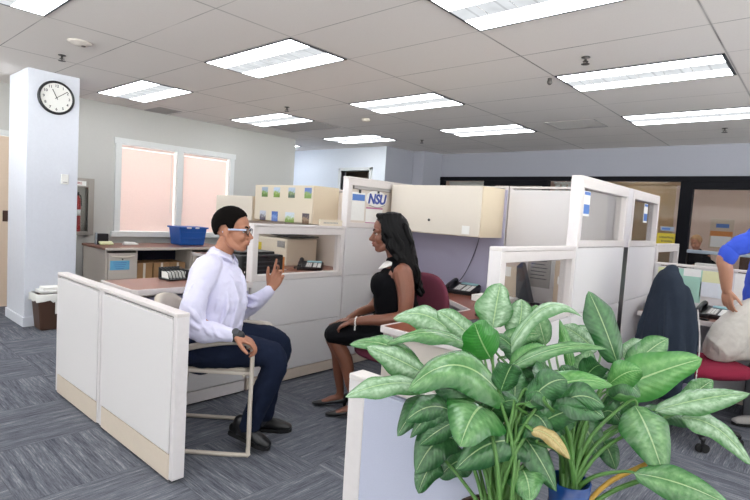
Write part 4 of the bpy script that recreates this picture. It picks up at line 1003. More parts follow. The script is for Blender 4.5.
def shoe(name, heel, toe, m, parent, w=.046, h=.05, ank=None):
    heel, toe = Vector(heel), Vector(toe); d = (toe-heel); L = d.length; d.normalize(); s = Vector((0, 0, 1)).cross(d).normalized(); u = d.cross(s)
    P = lambda f, z: tuple(heel+d*L*f+u*z)
    bm = B(); tube(bm, [(*P(.06, .03), .030, .030), (*P(.25, .036), .038, .036), (*P(.5, .034), .036, .043), (*P(.75, .026), .028, w), (*P(.93, .018), .019, .036)], side=s, seg=16)
    if ank: tube(bm, [(*P(.16, .03), .036), (*P(.16, .03+h), .038)], n=1, seg=14)
    o = blob(name, bm, m, parent, .004, 4)
    bm = B(); q = [(.0, .027), (.06, .034), (.3, .034), (.5, .038), (.75, w), (.93, .034), (1.0, .012)]
    ps = [heel+d*L*f+s*k for f, k in q]+[heel+d*L*f-s*k for f, k in reversed(q)]
    lo = [bm.verts.new(p-u*.010) for p in ps]; hi = [bm.verts.new(p+u*.012) for p in ps]; bm.faces.new(lo); bm.faces.new(hi)
    for i in range(len(ps)): j = (i+1) % len(ps); bm.faces.new((lo[i], lo[j], hi[j], hi[i]))
    part('sole', bm, 'rubber', o)
    return o

# ---------------- the man
man = thing('person', 'seated person in a white shirt, glasses and navy trousers, gesturing with one hand', 'person', LATD(-.95, 2.985), YAW)
H = Hd((.120, 0, 1.238), 1.0, -.05, .0)
bm = B(); head_mesh(bm, H)
tube(bm, [(.035, 0, 1.02, .062, .07), (.065, 0, 1.10, .056, .056), (.098, 0, 1.18, .055, .054)], side=(0, 1, 0), seg=16)
tube(bm, [(-.02, 0, .56, .12, .165), (-.01, 0, .68, .12, .15), (.01, 0, .85, .12, .155), (.02, 0, .96, .115, .17), (.03, 0, 1.035, .075, .13)], side=(0, 1, 0), seg=20)
aR = [(.03, -.17, 1.01, .055), (.015, -.235, .90, .046), (.03, -.262, .755, .041), (.13, -.262, .705, .037), (.225, -.258, .688, .028)]
aL = [(.04, .165, .995, .055), (.06, .215, .86, .046), (.105, .235, .72, .041), (.23, .20, .80, .036), (.325, .165, .885, .027)]
tube(bm, aR, seg=12); tube(bm, aL, seg=12)
hand(bm, (.225, -.258, .688), (.93, .0, -.30), (-.25, .0, -1), .205, curls=(48, 50, 52, 54), spread=4, thumb=(40, 25), mirror=-1)
hand(bm, (.325, .165, .885), (.40, -.04, .9), (-.1, -.96, .15), .205, curls=(6, 30, 38, 44), spread=9, thumb=(28, 22), mirror=-1)
for y, k, a in ((-.10, (.41, -.12, .545), (.28, -.11, .12)), (.10, (.385, .12, .565), (.325, .14, .10))):
    tube(bm, [(-.01, y, .57, .085), (.2, y*1.1, .565, .065), (*k, .05), (k[0]-.02, k[1], .38, .045), ((k[0]+a[0])/2-.0, k[1], .26, .04), (*a, .034)], seg=12)
body = blob('body', bm, 'skin_man', man, .0045, 3)
face_parts(body, H, 'lips_man')
short_hair(body, H)
# shirt
bm = B()
tube(bm, [(.0, 0, .57, .155, .185), (.015, 0, .63, .168, .188), (.03, 0, .74, .172, .18), (.045, 0, .85, .168, .18), (.045, 0, .95, .152, .19), (.04, 0, 1.03, .115, .165), (.05, 0, 1.075, .075, .085)], side=(0, 1, 0), seg=28)
tube(bm, [(.035, -.10, 1.04, .068), (.03, -.165, 1.018, .076), (.005, -.235, .90, .068), (.0, -.262, .78, .068), (.035, -.268, .712, .062), (.12, -.264, .70, .055), (.205, -.26, .692, .038)], seg=16)
tube(bm, [(.045, .10, 1.03, .068), (.045, .16, 1.005, .074), (.06, .215, .87, .062), (.095, .238, .74, .06), (.13, .235, .715, .056), (.235, .20, .80, .05), (.305, .17, .862, .038)], seg=16)
for P_ in ([(.08, -.150, 1.0), (.10, -.165, .90), (.09, -.168, .80)], [(.13, -.135, .95), (.15, -.15, .82), (.12, -.16, .70)], [(.16, -.11, .98), (.19, -.10, .84), (.17, -.12, .70)], [(-.07, -.15, .86), (-.02, -.17, .76), (.06, -.175, .68)],
        [(-.1, -.12, .80), (-.06, -.16, .70), (.03, -.18, .64)], [(-.03, -.30, .86), (.03, -.325, .80), (.07, -.30, .74)], [(-.04, -.30, .80), (.03, -.33, .745), (.09, -.30, .70)], [(.06, -.31, .75), (.11, -.32, .71), (.16, -.29, .67)],
        [(.12, -.30, .74), (.15, -.315, .70), (.19, -.285, .67)], [(.0, -.29, .95), (-.02, -.30, .88), (-.04, -.30, .82)], [(.15, .19, .80), (.20, .15, .77), (.24, .15, .79)], [(.14, .20, .85), (.19, .17, .83), (.25, .14, .82)], [(.20, -.02, .98), (.215, -.02, .84), (.205, -.02, .70)]):
    tube(bm, [(*P_[0], .006), (*P_[1], .013), (*P_[2], .006)], seg=8)
sh = blob('shirt', bm, 'shirt', man, .006, 2, disp=.020, dscale=.07)
bm = B(); tube(bm, [(.195, -.258, .69, .037), (.218, -.256, .687, .036)], n=1, seg=16); part('cuff', bm, 'shirt', sh, smooth=True)
bm = B(); tube(bm, [(.30, .172, .858, .037), (.317, .167, .877, .035)], n=1, seg=16); part('cuff', bm, 'shirt', sh, smooth=True)
# collar: a raised ring with two points
bm = B(); n = 28; ra, rb, rc = [], [], []
for i in range(n+1):
    a = math.radians(28)+(2*PI-math.radians(56))*i/n; c, s = math.cos(a), math.sin(a); fr = max(0, c)
    ra.append(bm.verts.new((.058+.068*c+.01*fr, .070*s, 1.075-.02*fr))); rb.append(bm.verts.new((.072+.064*c, .064*s, 1.128-.035*fr)))
    rc.append(bm.verts.new((.060+.080*c+.040*fr**4, .080*s*(1-.1*fr), 1.088-.075*fr**4)))
for a_, b_ in ((ra, rb), (rb, rc)):
    for i in range(n): bm.faces.new((a_[i], a_[i+1], b_[i+1], b_[i]))
o = part('collar', bm, 'shirt', sh, smooth=True); s_ = o.modifiers.new('s', 'SOLIDIFY'); s_.thickness = .004
for z in (1.0, .93, .86, .79, .72):
    part('button', ell(B(), (.045+.155+(.02 if z < .9 else (.93-z)*0), -.0, z), (.003, .006, .006)), 'panel_trim', sh)
# trousers
bm = B()
tube(bm, [(-.03, 0, .53, .145, .18), (-.02, 0, .60, .150, .182)], n=1, side=(0, 1, 0), seg=24)
tube(bm, [(-.03, -.11, .57, .115), (.12, -.13, .572, .106), (.28, -.125, .568, .088), (.385, -.12, .558, .079), (.425, -.12, .50, .074), (.385, -.118, .38, .068), (.33, -.115, .24, .063), (.295, -.112, .13, .062)], seg=18)
tube(bm, [(-.03, .09, .57, .105), (.12, .10, .585, .096), (.27, .115, .585, .084), (.37, .12, .578, .078), (.405, .12, .52, .073), (.375, .127, .38, .066), (.345, .135, .24, .062), (.33, .14, .12, .062)], seg=18)
tr = blob('trousers', bm, 'navy_cloth', man, .006, 4, disp=.016, dscale=.07)
bm = B(); tube(bm, [(-.01, 0, .605, .155, .187), (-.01, 0, .635, .155, .187)], n=1, side=(0, 1, 0), seg=32, cap=False); part('belt', bm, 'black_leather', tr)
shoe('shoe', (.185, -.105, .095), (.425, -.16, .030), 'black_leather', man, ank=1); shoe('shoe', (.245, .14, .0135), (.50, .15, .0135), 'black_leather', man, ank=1)
for p in (((.275, -.11, .15), (.245, -.112, .10)), ((.33, .14, .12), (.325, .14, .06))): tube_ = tube(B(), [(*p[0], .044), (*p[1], .04)], n=1, seg=14); part('sock', tube_, 'dark_grey', man, smooth=True)
# glasses and watch
gl = part('glasses', (lambda q: (q.transform(H), q)[1])((lambda q: [
    [tube(q, [(.101-.002*abs(k), s*(.034+.022*k), .0+.016*m_, .0022) for k, m_ in ((-.9, .9), (0, 1.05), (.95, .8), (1.0, -.2), (.6, -.95), (-.3, -1.05), (-.95, -.6), (-.9, .9))], n=3, seg=6) for s in (-1, 1)],
    tube(q, [(.102, -.013, .008, .002), (.108, 0, .010, .002), (.102, .013, .008, .002)], seg=6), q][-1])(B())), 'black', man)
q = B()
for s in (-1, 1): tube(q, [(.097, s*.058, .010, .0022, .005), (.06, s*.076, .010, .002, .0055), (0, s*.082, .008, .002, .005), (-.03, s*.083, -.008, .002, .004)], seg=8, n=3, side=(0, 0, 1))
q.transform(H); part('temple', q, 'glasses_blue', gl, label='pale blue temples')
q = B()
for s in (-1, 1): ell(q, (.101, s*.034, 0), (.0008, .019, .0145))
q.transform(H); part('lens', q, GLASS, gl)
bm = B(); tube(bm, [(.224, -.258, .689, .036), (.248, -.258, .684, .035)], n=1, seg=20); wt = part('watch', bm, 'black', man, smooth=True)
bm = B(); t_ = bmesh.new(); cyl(t_, (0, 0, 0), .019, .012, 20); merge(bm, t_, 0, Matrix.Translation((.236, -.279, .714)) @ Matrix.Rotation(.75, 4, 'X')); part('watch_case', bm, 'dark_grey', wt)
part('ring', tube(B(), [(.345, .1, .98, .0095), (.348, .1, .985, .0095)], n=1), 'pearl', man) if False else None

# ---------------- the woman
wom = thing('person', 'seated person in a black sleeveless dress with long wavy black hair, smiling', 'person', LATD(.28, 3.5), YAW+PI)
H = Hd((.197, 0, 1.258), 1.07, .06, -.06)
bm = B(); head_mesh(bm, H, .97)
tube(bm, [(.11, 0, 1.02, .055, .065), (.14, 0, 1.09, .050, .050), (.17, 0, 1.19, .050, .048)], side=(0, 1, 0), seg=16)
tube(bm, [(.05, 0, .58, .12, .16), (.10, 0, .74, .105, .125), (.13, 0, .88, .115, .135), (.125, 0, .97, .105, .145), (.11, 0, 1.035, .07, .12)], side=(0, 1, 0), seg=20)
tube(bm, [(.09, .135, 1.01, .066), (.07, .175, .93, .060), (.06, .20, .83, .052), (.075, .205, .74, .044), (.18, .19, .705, .040), (.30, .165, .69, .033), (.405, .145, .668, .023)], seg=12)
tube(bm, [(.12, -.135, 1.01, .05), (.18, -.17, .90, .043), (.235, -.185, .78, .038), (.28, -.175, .715, .035), (.36, -.10, .69, .029), (.43, -.03, .655, .022)], seg=12)
hand(bm, (.405, .145, .668), (.86, -.30, -.46), (-.35, -.1, -.93), .172, curls=(28, 32, 36, 38), spread=4, thumb=(30, 15), mirror=-1, r=.008)
hand(bm, (.43, -.02, .652), (.93, .32, -.30), (-.1, -.1, -.95), .172, curls=(26, 30, 32, 34), spread=5, thumb=(30, 12), mirror=1, r=.008)
for y, k, a in ((.09, (.50, .08, .545), (.35, .085, .115)), (-.09, (.535, -.07, .555), (.465, -.10, .115))):
    tube(bm, [(.04, y, .57, .09), (.25, y, .57, .078), (*k, .056), (*[(k[i]*.65+a[i]*.35)-(.015, 0, 0)[i] for i in range(3)], .050, .052), (*[(k[i]*.3+a[i]*.7) for i in range(3)], .036), (*a, .027), (a[0]+.01, a[1], .075, .028)], seg=12)
    tube(bm, [(a[0]-.01, a[1], .07, .025, .025), (a[0]+.06, a[1], .055, .022, .03), (a[0]+.11, a[1], .035, .014, .032), (a[0]+.15, a[1], .026, .009, .024)], side=(0, 1, 0), seg=12)
body = blob('body', bm, 'skin_woman', wom, .0045, 3)
face_parts(body, H, 'lips', 'hair_short', smile=.005)
# dress
bm = B()
tube(bm, [(.03, 0, .56, .155, .19), (.055, 0, .64, .155, .185), (.10, 0, .74, .150, .155), (.125, 0, .83, .148, .155), (.125, 0, .92, .145, .162), (.12, 0, .99, .115, .138), (.12, 0, 1.04, .088, .112), (.13, 0, 1.065, .072, .08)], side=(0, 1, 0), seg=28)
for y in (-.055, .055): ell(bm, (.218, y, .90), (.078, .078, .092), (0, .4, 0))
tube(bm, [(.12, .07, 1.045, .05), (.10, .115, 1.02, .060)], n=1); tube(bm, [(.13, -.07, 1.045, .05), (.12, -.115, 1.01, .060)], n=1)
tube(bm, [(.0, 0, .575, .115, .205), (.2, 0, .575, .102, .195), (.36, 0, .57, .09, .18), (.47, .0, .56, .082, .165), (.525, .0, .548, .066, .155)], side=(0, 1, 0), seg=28)
dr_ = blob('dress', bm, 'black_cloth', wom, .006, 4, disp=.01, dscale=.08)
# necklace collar
bm = B(); n = 30; ra, rb = [], []
for i in range(n):
    a = 2*PI*i/n; c, s = math.cos(a), math.sin(a); f = max(0, c)
    ra.append(bm.verts.new((.142+.062*c, .062*s, 1.088-.015*f))); rb.append(bm.verts.new((.145+.088*c+.016*f, .092*s, 1.062-.045*f)))
for i in range(n): bm.faces.new((ra[i], ra[(i+1) % n], rb[(i+1) % n], rb[i]))
o = part('necklace', bm, 'pearl', wom, smooth=True, label='wide silver white necklace'); s_ = o.modifiers.new('s', 'SOLIDIFY'); s_.thickness = .006
bm = B()
for i in range(16):
    a = 2*PI*i/16; ell(bm, (.375+.006*math.cos(a), .150+.027*math.cos(a), .676+.027*math.sin(a)), .0055, u=8, v=6)
for i in range(3): ell(bm, (.38, .176, .645-.010*i), .0055, u=8, v=6)
part('bracelet', bm, 'pearl', wom, smooth=True, label='pearl bracelet')
# shoes: black pumps
for y, ax in ((.085, .35), (-.10, .465)):
    bm = B(); tube(bm, [(ax-.035, y, .055, .028, .024), (ax+.0, y, .046, .022, .029), (ax+.07, y, .036, .018, .034), (ax+.12, y, .026, .018, .036), (ax+.17, y, .018, .013, .026), (ax+.19, y, .016, .009, .014)], side=(0, 1, 0), seg=16)
    tube(bm, [(ax-.036, y, .06, .024, .024), (ax-.042, y, .085, .018, .024)], n=1, side=(0, 1, 0))
    o = blob('shoe', bm, 'black_leather', wom, .004, 3)
    part('heel', tube(B(), [(ax-.035, y, .05, .02), (ax-.035, y, .012, .012)], n=1, seg=12), 'black_leather', o, smooth=True)
# long wavy hair
bm = B()
ell(bm, H @ Vector((-.022, 0, .034)), (.118, .10, .11))
q = bmesh.new(); tube(q, [(-.06, 0, .0, .085, .10), (-.085, 0, -.10, .085, .112), (-.11, 0, -.2, .08, .12), (-.145, 0, -.28, .06, .11), (-.17, 0, -.33, .035, .09)], side=(0, 1, 0), seg=22); merge(bm, q, 0, H)
rs = random.Random(3)
for s in (-1, 1):
    for k in range(22):
        f = k/21; x0 = .055-.125*f; y0 = s*(.062+.026*math.sin(f*PI)); ln = .22+.15*f+rs.uniform(-.02, .02); ph = rs.uniform(0, 6); P = []
        for j in range(9):
            u = j/8; z = .085*(1-u)**2*1.0-.0-ln*u+.03; x = x0*(1-.5*u)-.12*u*(.35+.8*f)+.014*math.sin(ph+u*15); y = y0*(1+.28*math.sin(min(u*1.6, 1)*PI/2))*(.72+.28*min(1, u*5))+.006*math.sin(ph*2+u*11)
            P.append((x, y, z, .013*(1-.35*u)))
        q = bmesh.new(); tube(q, P, n=3, seg=8); merge(bm, q, 0, H)
for k in range(16):
    y0 = -.085+k*.0113; ph = rs.uniform(0, 6); P = []
    for j in range(9):
        u = j/8; P.append((-.100-.10*u+.017*math.sin(ph+u*14)*min(1, u*4), y0*(1+.1*u), .05-.42*u+rs.uniform(-.01, .01), .014*(1-.3*u)))
    q = bmesh.new(); tube(q, P, n=3, seg=8); merge(bm, q, 0, H)
# keep the face clear
hr = blob('hair', bm, 'hair_long', wom, .0045, 1)
Hi = H.inverted(); me = hr.data; bm = bmesh.new(); bm.from_mesh(me)
kill = []
for v in bm.verts:
    p = Hi @ v.co
    if (p.z < -.06 and p.x > .045-.85*(-.06-p.z) and p.z > -.34) or p.x > .052-.10*max(0, (.06-p.z))*.45+ (.03 if p.z > .06 else 0)*(p.z-.06)/.04 and p.z < .098 and abs(p.y) < .2 and p.x > .012: kill.append(v)
bmesh.ops.delete(bm, geom=kill, context='VERTS'); bm.to_mesh(me); bm.free()
s_ = hr.modifiers.new('s', 'SOLIDIFY'); s_.thickness = .004; s_.offset = 1

# ---------------- the man in blue at the right edge
rm = thing('person', 'person in a blue shirt and off white trousers kneeling on the maroon chair at right', 'person', LATD(2.72, 3.5), YAW+PI)
H = Hd((-.02, -.02, 1.80), 1.03, 0, -.2)
bm = B(); head_mesh(bm, H); tube(bm, [(-.08, 0, 1.58, .06, .07), (-.07, 0, 1.66, .055, .055), (-.05, 0, 1.74, .055, .054)], side=(0, 1, 0), seg=16)
tube(bm, [(-.05, 0, .93, .12, .16), (-.05, 0, 1.1, .115, .15), (-.07, 0, 1.3, .12, .165), (-.08, 0, 1.46, .11, .175), (-.08, 0, 1.55, .08, .13)], side=(0, 1, 0), seg=20)
tube(bm, [(-.06, .15, 1.56, .06), (.17, .15, 1.42, .053), (.40, .10, 1.265, .046), (.39, .09, 1.15, .043), (.36, .07, 1.03, .031)], seg=12)
tube(bm, [(-.08, -.17, 1.54, .06), (-.12, -.25, 1.38, .05), (-.14, -.26, 1.24, .044), (-.10, -.25, 1.1, .04), (-.06, -.23, .99, .03)], seg=12)
hand(bm, (.36, .07, 1.03), (-.12, .10, -1), (-.9, -.3, .1), .19, curls=(22, 26, 30, 34), spread=5, thumb=(38, 20), mirror=1)
hand(bm, (-.06, -.23, .99), (.15, .1, -.95), (.2, .95, 0), .19, mirror=1)
tube(bm, [(-.04, .09, .90, .08), (.2, .07, .76, .07), (.34, .06, .65, .055), (.15, .03, .635, .05), (-.10, .03, .61, .04)], seg=12)
tube(bm, [(-.06, -.1, .9, .09), (-.14, -.18, .5, .062), (-.20, -.22, .12, .04)], seg=12)
rb_ = blob('body', bm, 'skin_right', rm, .006, 3); face_parts(rb_, H, 'lips_man'); short_hair(rb_, H)
bm = B()
tube(bm, [(-.02, 0, .92, .165, .19), (-.02, 0, 1.02, .175, .19), (-.03, 0, 1.15, .17, .185), (-.06, 0, 1.3, .155, .19), (-.08, 0, 1.45, .14, .195), (-.08, 0, 1.55, .11, .15), (-.08, 0, 1.60, .075, .085)], side=(0, 1, 0), seg=28)
tube(bm, [(-.09, .10, 1.57, .07), (-.04, .15, 1.57, .08), (.16, .15, 1.45, .074), (.31, .125, 1.345, .064), (.378, .105, 1.295, .056), (.395, .10, 1.262, .053)], seg=16)
tube(bm, [(-.08, -.14, 1.56, .07), (-.09, -.19, 1.52, .075), (-.12, -.25, 1.38, .066), (-.14, -.26, 1.25, .06), (-.12, -.255, 1.18, .055)], seg=16)
bs_ = blob('shirt', bm, 'blue_shirt', rm, .007, 4, disp=.03, dscale=.09)
bm = B(); tube(bm, [(.389, .10, 1.28, .058), (.397, .10, 1.245, .057)], n=1, seg=20); part('cuff', bm, 'blue_shirt', bs_, smooth=True)
bm = B()
tube(bm, [(-.02, 0, .80, .15, .185), (-.01, 0, .96, .155, .188)], n=1, side=(0, 1, 0), seg=24)
tube(bm, [(-.02, .09, .88, .14), (.13, .08, .86, .135), (.26, .07, .76, .125), (.335, .06, .655, .112), (.345, .05, .625, .10), (.2, .03, .625, .078), (-.10, .03, .61, .06)], seg=18)
tube(bm, [(-.06, -.1, .86, .11), (-.12, -.16, .65, .09), (-.15, -.18, .48, .075), (-.19, -.21, .25, .066), (-.20, -.22, .06, .064)], seg=18)
blob('trousers', bm, 'khaki_white', rm, .007, 3, disp=.013, dscale=.06)
shoe('shoe', (-.27, -.22, .0135), (.01, -.22, .0135), 'grille', rm, ank=1); shoe('shoe', (-.14, .03, .60), (-.24, .03, .44), 'grille', rm)

# ---------------- the person in the back office
bp = thing('person', 'distant person in black with short fair hair sitting in the back office', 'person', (-1.80, 10.98, 0), -2.0)
H = Hd((.08, 0, 1.24), 1.0, 0, -.25)
bm = B(); head_mesh(bm, H); tube(bm, [(0, 0, 1.02, .06), (.05, 0, 1.16, .052)], n=1)
tube(bm, [(-.05, 0, .5, .13, .17), (-.04, 0, .75, .12, .16), (0, 0, 1.0, .10, .17)], side=(0, 1, 0))
for s in (-1, 1):
    tube(bm, [(0, s*.18, 1.0, .05), (.08, s*.24, .82, .045), (.28, s*.2, .84, .03)]); hand(bm, (.28, s*.2, .84), (1, -s*.2, 0), (0, 0, -1), .18, mirror=s)
    tube(bm, [(-.04, s*.1, .53, .08), (.36, s*.12, .53, .06), (.34, s*.12, .1, .04)])
ob = blob('body', bm, 'skin_man', bp, .008, 3); face_parts(ob, H, 'lips_man', 'hair_fair'); short_hair(ob, H, 'hair_fair')
bm = B(); tube(bm, [(-.05, 0, .52, .15, .19), (-.04, 0, .75, .14, .19), (0, 0, .98, .12, .2), (.01, 0, 1.07, .08, .09)], side=(0, 1, 0), seg=20)
for s in (-1, 1): tube(bm, [(0, s*.15, 1.01, .07), (.04, s*.23, .88, .06), (.12, s*.25, .82, .055), (.27, s*.2, .84, .042)])
blob('shirt', bm, 'black_cloth', bp, .009, 3, disp=.02)
bm = B(); 
for s in (-1, 1): tube(bm, [(-.04, s*.1, .53, .1), (.36, s*.12, .53, .075), (.34, s*.12, .1, .06)]); 
blob('trousers', bm, 'navy_cloth', bp, .009, 3)
for s in (-1, 1): shoe('shoe', (.28, s*.12, .0135), (.54, s*.12, .0135), 'black_leather', bp, ank=1)
office_chair('black office chair under the distant person in the back office', (-1.78, 11.0, 0), -2.0, .47, .95, 'black_cloth', arms=False)

# ================================================================ POTTED PLANTS
# blade base, blade tip (lateral, depth, height), width, arch, kind, facing, plant
LEAVES=[
 (0.382, 1.6, 1.049, 0.401, 1.62, 1.19, 0.113, 0.006, 'p', 0.95, 0),
 (0.34, 1.42, 1.001, 0.279, 1.38, 1.108, 0.109, 0.005, 'g', 0.9, 0),
 (0.462, 1.62, 1.02, 0.477, 1.64, 1.14, 0.085, 0.006, 'p', 0.9, 0),
 (0.401, 1.5, 0.976, 0.601, 1.45, 1.125, 0.063, 0.074, 'p', 0.45, 1),
 (0.734, 1.5, 0.985, 0.65, 1.55, 1.19, 0.092, 0.009, 'd', 0.85, 1),
 (0.345, 1.253, 0.937, 0.101, 1.25, 0.951, 0.122, 0.063, 'm', 0.55, 0),
 (0.317, 1.28, 0.905, 0.215, 1.12, 0.873, 0.135, 0.033, 'm', 0.6, 0),
 (0.168, 1.38, 0.918, -0.053, 1.28, 0.912, 0.07, 0.021, 'p', 0.45, 0),
 (0.167, 1.5, 0.925, -0.058, 1.48, 0.998, 0.075, 0.023, 'm', 0.6, 0),
 (0.181, 1.46, 0.921, -0.008, 1.42, 1.01, 0.078, 0.017, 'p', 0.6, 0),
 (0.268, 1.6, 1.01, 0.071, 1.62, 1.054, 0.088, 0.031, 'p', 0.6, 0),
 (0.342, 1.6, 0.992, 0.208, 1.62, 1.088, 0.081, 0.013, 'p', 0.7, 0),
 (0.317, 1.55, 0.988, 0.044, 1.5, 0.996, 0.071, 0.047, 'm', 0.4, 0),
 (0.198, 1.38, 0.881, 0.087, 1.3, 0.811, 0.07, 0.021, 'd', 0.6, 0),
 (0.246, 1.347, 0.792, 0.14, 1.3, 0.715, 0.098, 0.031, 'd', 0.7, 0),
 (0.202, 1.33, 0.736, 0.149, 1.28, 0.673, 0.066, 0.015, 'd', 0.7, 0),
 (0.284, 1.318, 0.753, 0.212, 1.34, 0.688, 0.077, 0.015, 'd', 0.6, 0),
 (0.407, 1.208, 0.839, 0.221, 1.18, 0.792, 0.093, 0.037, 'd', 0.6, 0),
 (0.376, 1.22, 0.792, 0.383, 1.12, 0.755, 0.086, 0.014, 'm', 0.75, 0),
 (0.39, 1.17, 0.904, 0.464, 1.12, 0.861, 0.034, 0.018, 'y', 0.7, 1),
 (0.559, 1.36, 0.889, 0.62, 1.32, 0.782, 0.099, 0.016, 'd', 0.8, 1),
 (0.701, 1.32, 0.924, 0.738, 1.22, 0.782, 0.113, 0.02, 'm', 0.75, 1),
 (0.78, 1.36, 0.9, 0.984, 1.3, 0.981, 0.065, 0.015, 'p', 0.55, 1),
 (0.849, 1.36, 0.885, 1.007, 1.3, 0.792, 0.067, 0.031, 'p', 0.5, 1),
 (0.664, 1.22, 0.79, 0.836, 1.12, 0.774, 0.073, 0.018, 'm', 0.6, 1),
 (0.663, 1.4, 0.926, 0.891, 1.36, 1.05, 0.107, 0.021, 'b', 0.7, 1),
 (0.383, 1.221, 0.942, 0.6, 1.24, 0.998, 0.065, 0.024, 'b', 0.5, 1),
 (0.366, 1.4, 0.958, 0.635, 1.36, 1.058, 0.043, 0.032, 'm', 0.4, 1),
 (0.797, 1.6, 0.979, 0.895, 1.62, 1.022, 0.053, 0.013, 'p', 0.6, 1),
 (0.794, 1.55, 0.95, 0.923, 1.58, 1.053, 0.079, 0.012, 'm', 0.7, 1),
 (0.647, 1.36, 0.961, 0.704, 1.3, 1.024, 0.067, 0.015, 'b', 0.7, 1),
 (0.714, 1.6, 0.993, 0.612, 1.64, 1.061, 0.079, 0.013, 'p', 0.7, 1),
 (0.608, 1.5, 0.935, 0.559, 1.52, 1.105, 0.032, 0.0, 'b', 0.8, 1),
 (0.53, 1.42, 0.939, 0.67, 1.4, 0.971, 0.041, 0.016, 'd', 0.5, 1),
 (0.403, 1.45, 0.938, 0.499, 1.42, 1.042, 0.047, 0.017, 'b', 0.6, 1),
 (0.363, 1.238, 0.944, 0.397, 1.36, 1.0, 0.076, 0.0, 'd', 0.9, 0),
 (0.932, 1.5, 0.877, 1.021, 1.5, 0.955, 0.058, 0.012, 'm', 0.6, 1),
 (0.421, 1.187, 0.971, 0.499, 1.48, 1.003, 0.067, 0.008, 'd', 0.9, 1),
 (0.626, 1.48, 0.883, 0.66, 1.52, 1.017, 0.087, 0.012, 'm', 0.8, 1),
 (0.54, 1.4, 0.867, 0.398, 1.203, 1.013, 0.071, 0.01, 'd', 0.8, 1),
 (0.662, 1.42, 0.844, 0.757, 1.4, 0.929, 0.071, 0.016, 'd', 0.6, 1),
 (0.42, 1.195, 0.871, 0.566, 1.36, 0.876, 0.064, 0.015, 'd', 0.7, 1),
 (0.271, 1.318, 0.927, 0.188, 1.5, 0.963, 0.071, 0.014, 'd', 0.7, 0),
 (0.299, 1.299, 0.856, 0.374, 1.228, 0.953, 0.069, 0.015, 'd', 0.7, 0),
 (0.343, 1.262, 0.836, 0.426, 1.187, 0.911, 0.062, 0.014, 'd', 0.6, 0),
 (0.649, 1.38, 0.803, 0.678, 1.34, 0.74, 0.063, 0.016, 'd', 0.7, 1),
 (0.328, 1.65, 0.962, 0.279, 1.7, 1.064, 0.078, 0.01, 'm', 0.8, 0),
 (0.525, 1.66, 0.972, 0.59, 1.7, 1.06, 0.072, 0.013, 'm', 0.7, 1),
 (0.638, 1.7, 0.961, 0.74, 1.72, 1.045, 0.066, 0.013, 'p', 0.7, 1),
 (0.773, 1.42, 0.865, 0.958, 1.42, 0.848, 0.066, 0.022, 'd', 0.5, 1),
 (0.252, 1.337, 0.873, 0.166, 1.411, 0.859, 0.064, 0.016, 'd', 0.6, 0),
 (0.599, 1.38, 0.898, 0.514, 1.36, 1.01, 0.064, 0.011, 'd', 0.8, 1),
 (0.559, 1.62, 1.001, 0.529, 1.66, 1.121, 0.07, 0.01, 'm', 0.8, 1),
 (0.407, 1.58, 0.986, 0.534, 1.6, 1.036, 0.068, 0.019, 'm', 0.6, 1),
 (0.789, 1.52, 0.919, 0.9, 1.5, 0.954, 0.076, 0.015, 'd', 0.6, 1),
 (0.516, 1.36, 0.831, 0.384, 1.228, 0.841, 0.06, 0.015, 'd', 0.6, 0),
]

ORG = [(.345, 1.17), (.53, 1.27)]
tb = thing('side_table', 'low table holding the two potted plants below the edge of the photo', 'table', LATD(.47, 1.22), YAW)
part('table_top', bxo(-.36, .36, -.2, .2, .385, .415, .006), 'panel_trim', tb)
for sx in (-1, 1):
    for sy in (-1, 1): part('leg', bxo(sx*.33-.02, sx*.33+.02, sy*.17-.02, sy*.17+.02, 0, .385, .003), 'panel_trim', tb)
PL = []
p0 = thing('potted_plant', 'large leafy green plant in a brown pot at left, against the lilac panel', 'plant', LATD(*ORG[0], .4155), YAW, 'potted foliage plants')
part('pot', lathe(B(), [(.085, 0), (.09, .005), (.115, .235), (.125, .24), (.125, .262), (.108, .262), (.105, .235), (.02, .23)], seg=36), 'pot_brown', p0)
part('soil', (lambda q: ([setattr(v, 'co', v.co+Vector((0, 0, random.uniform(-.006, .006)))) for v in q.verts], q)[1])(cyl(cyl(B(), (0, 0, .245), .104, .01, 30), (0, 0, .25), .06, .012, 16)), 'soil', p0)
p1 = thing('potted_plant', 'large leafy green plant in a blue vase at right, spreading over the carpet', 'plant', LATD(*ORG[1], .4155), YAW, 'potted foliage plants')
part('vase', lathe(B(), [(.05, 0), (.06, .005), (.068, .16), (.048, .27), (.052, .325), (.048, .325), (.043, .27), (.02, .265)], seg=32), 'blue_dark', p1)
PL = [p0, p1]; TOP = [.255, .325]
rs = random.Random(11)
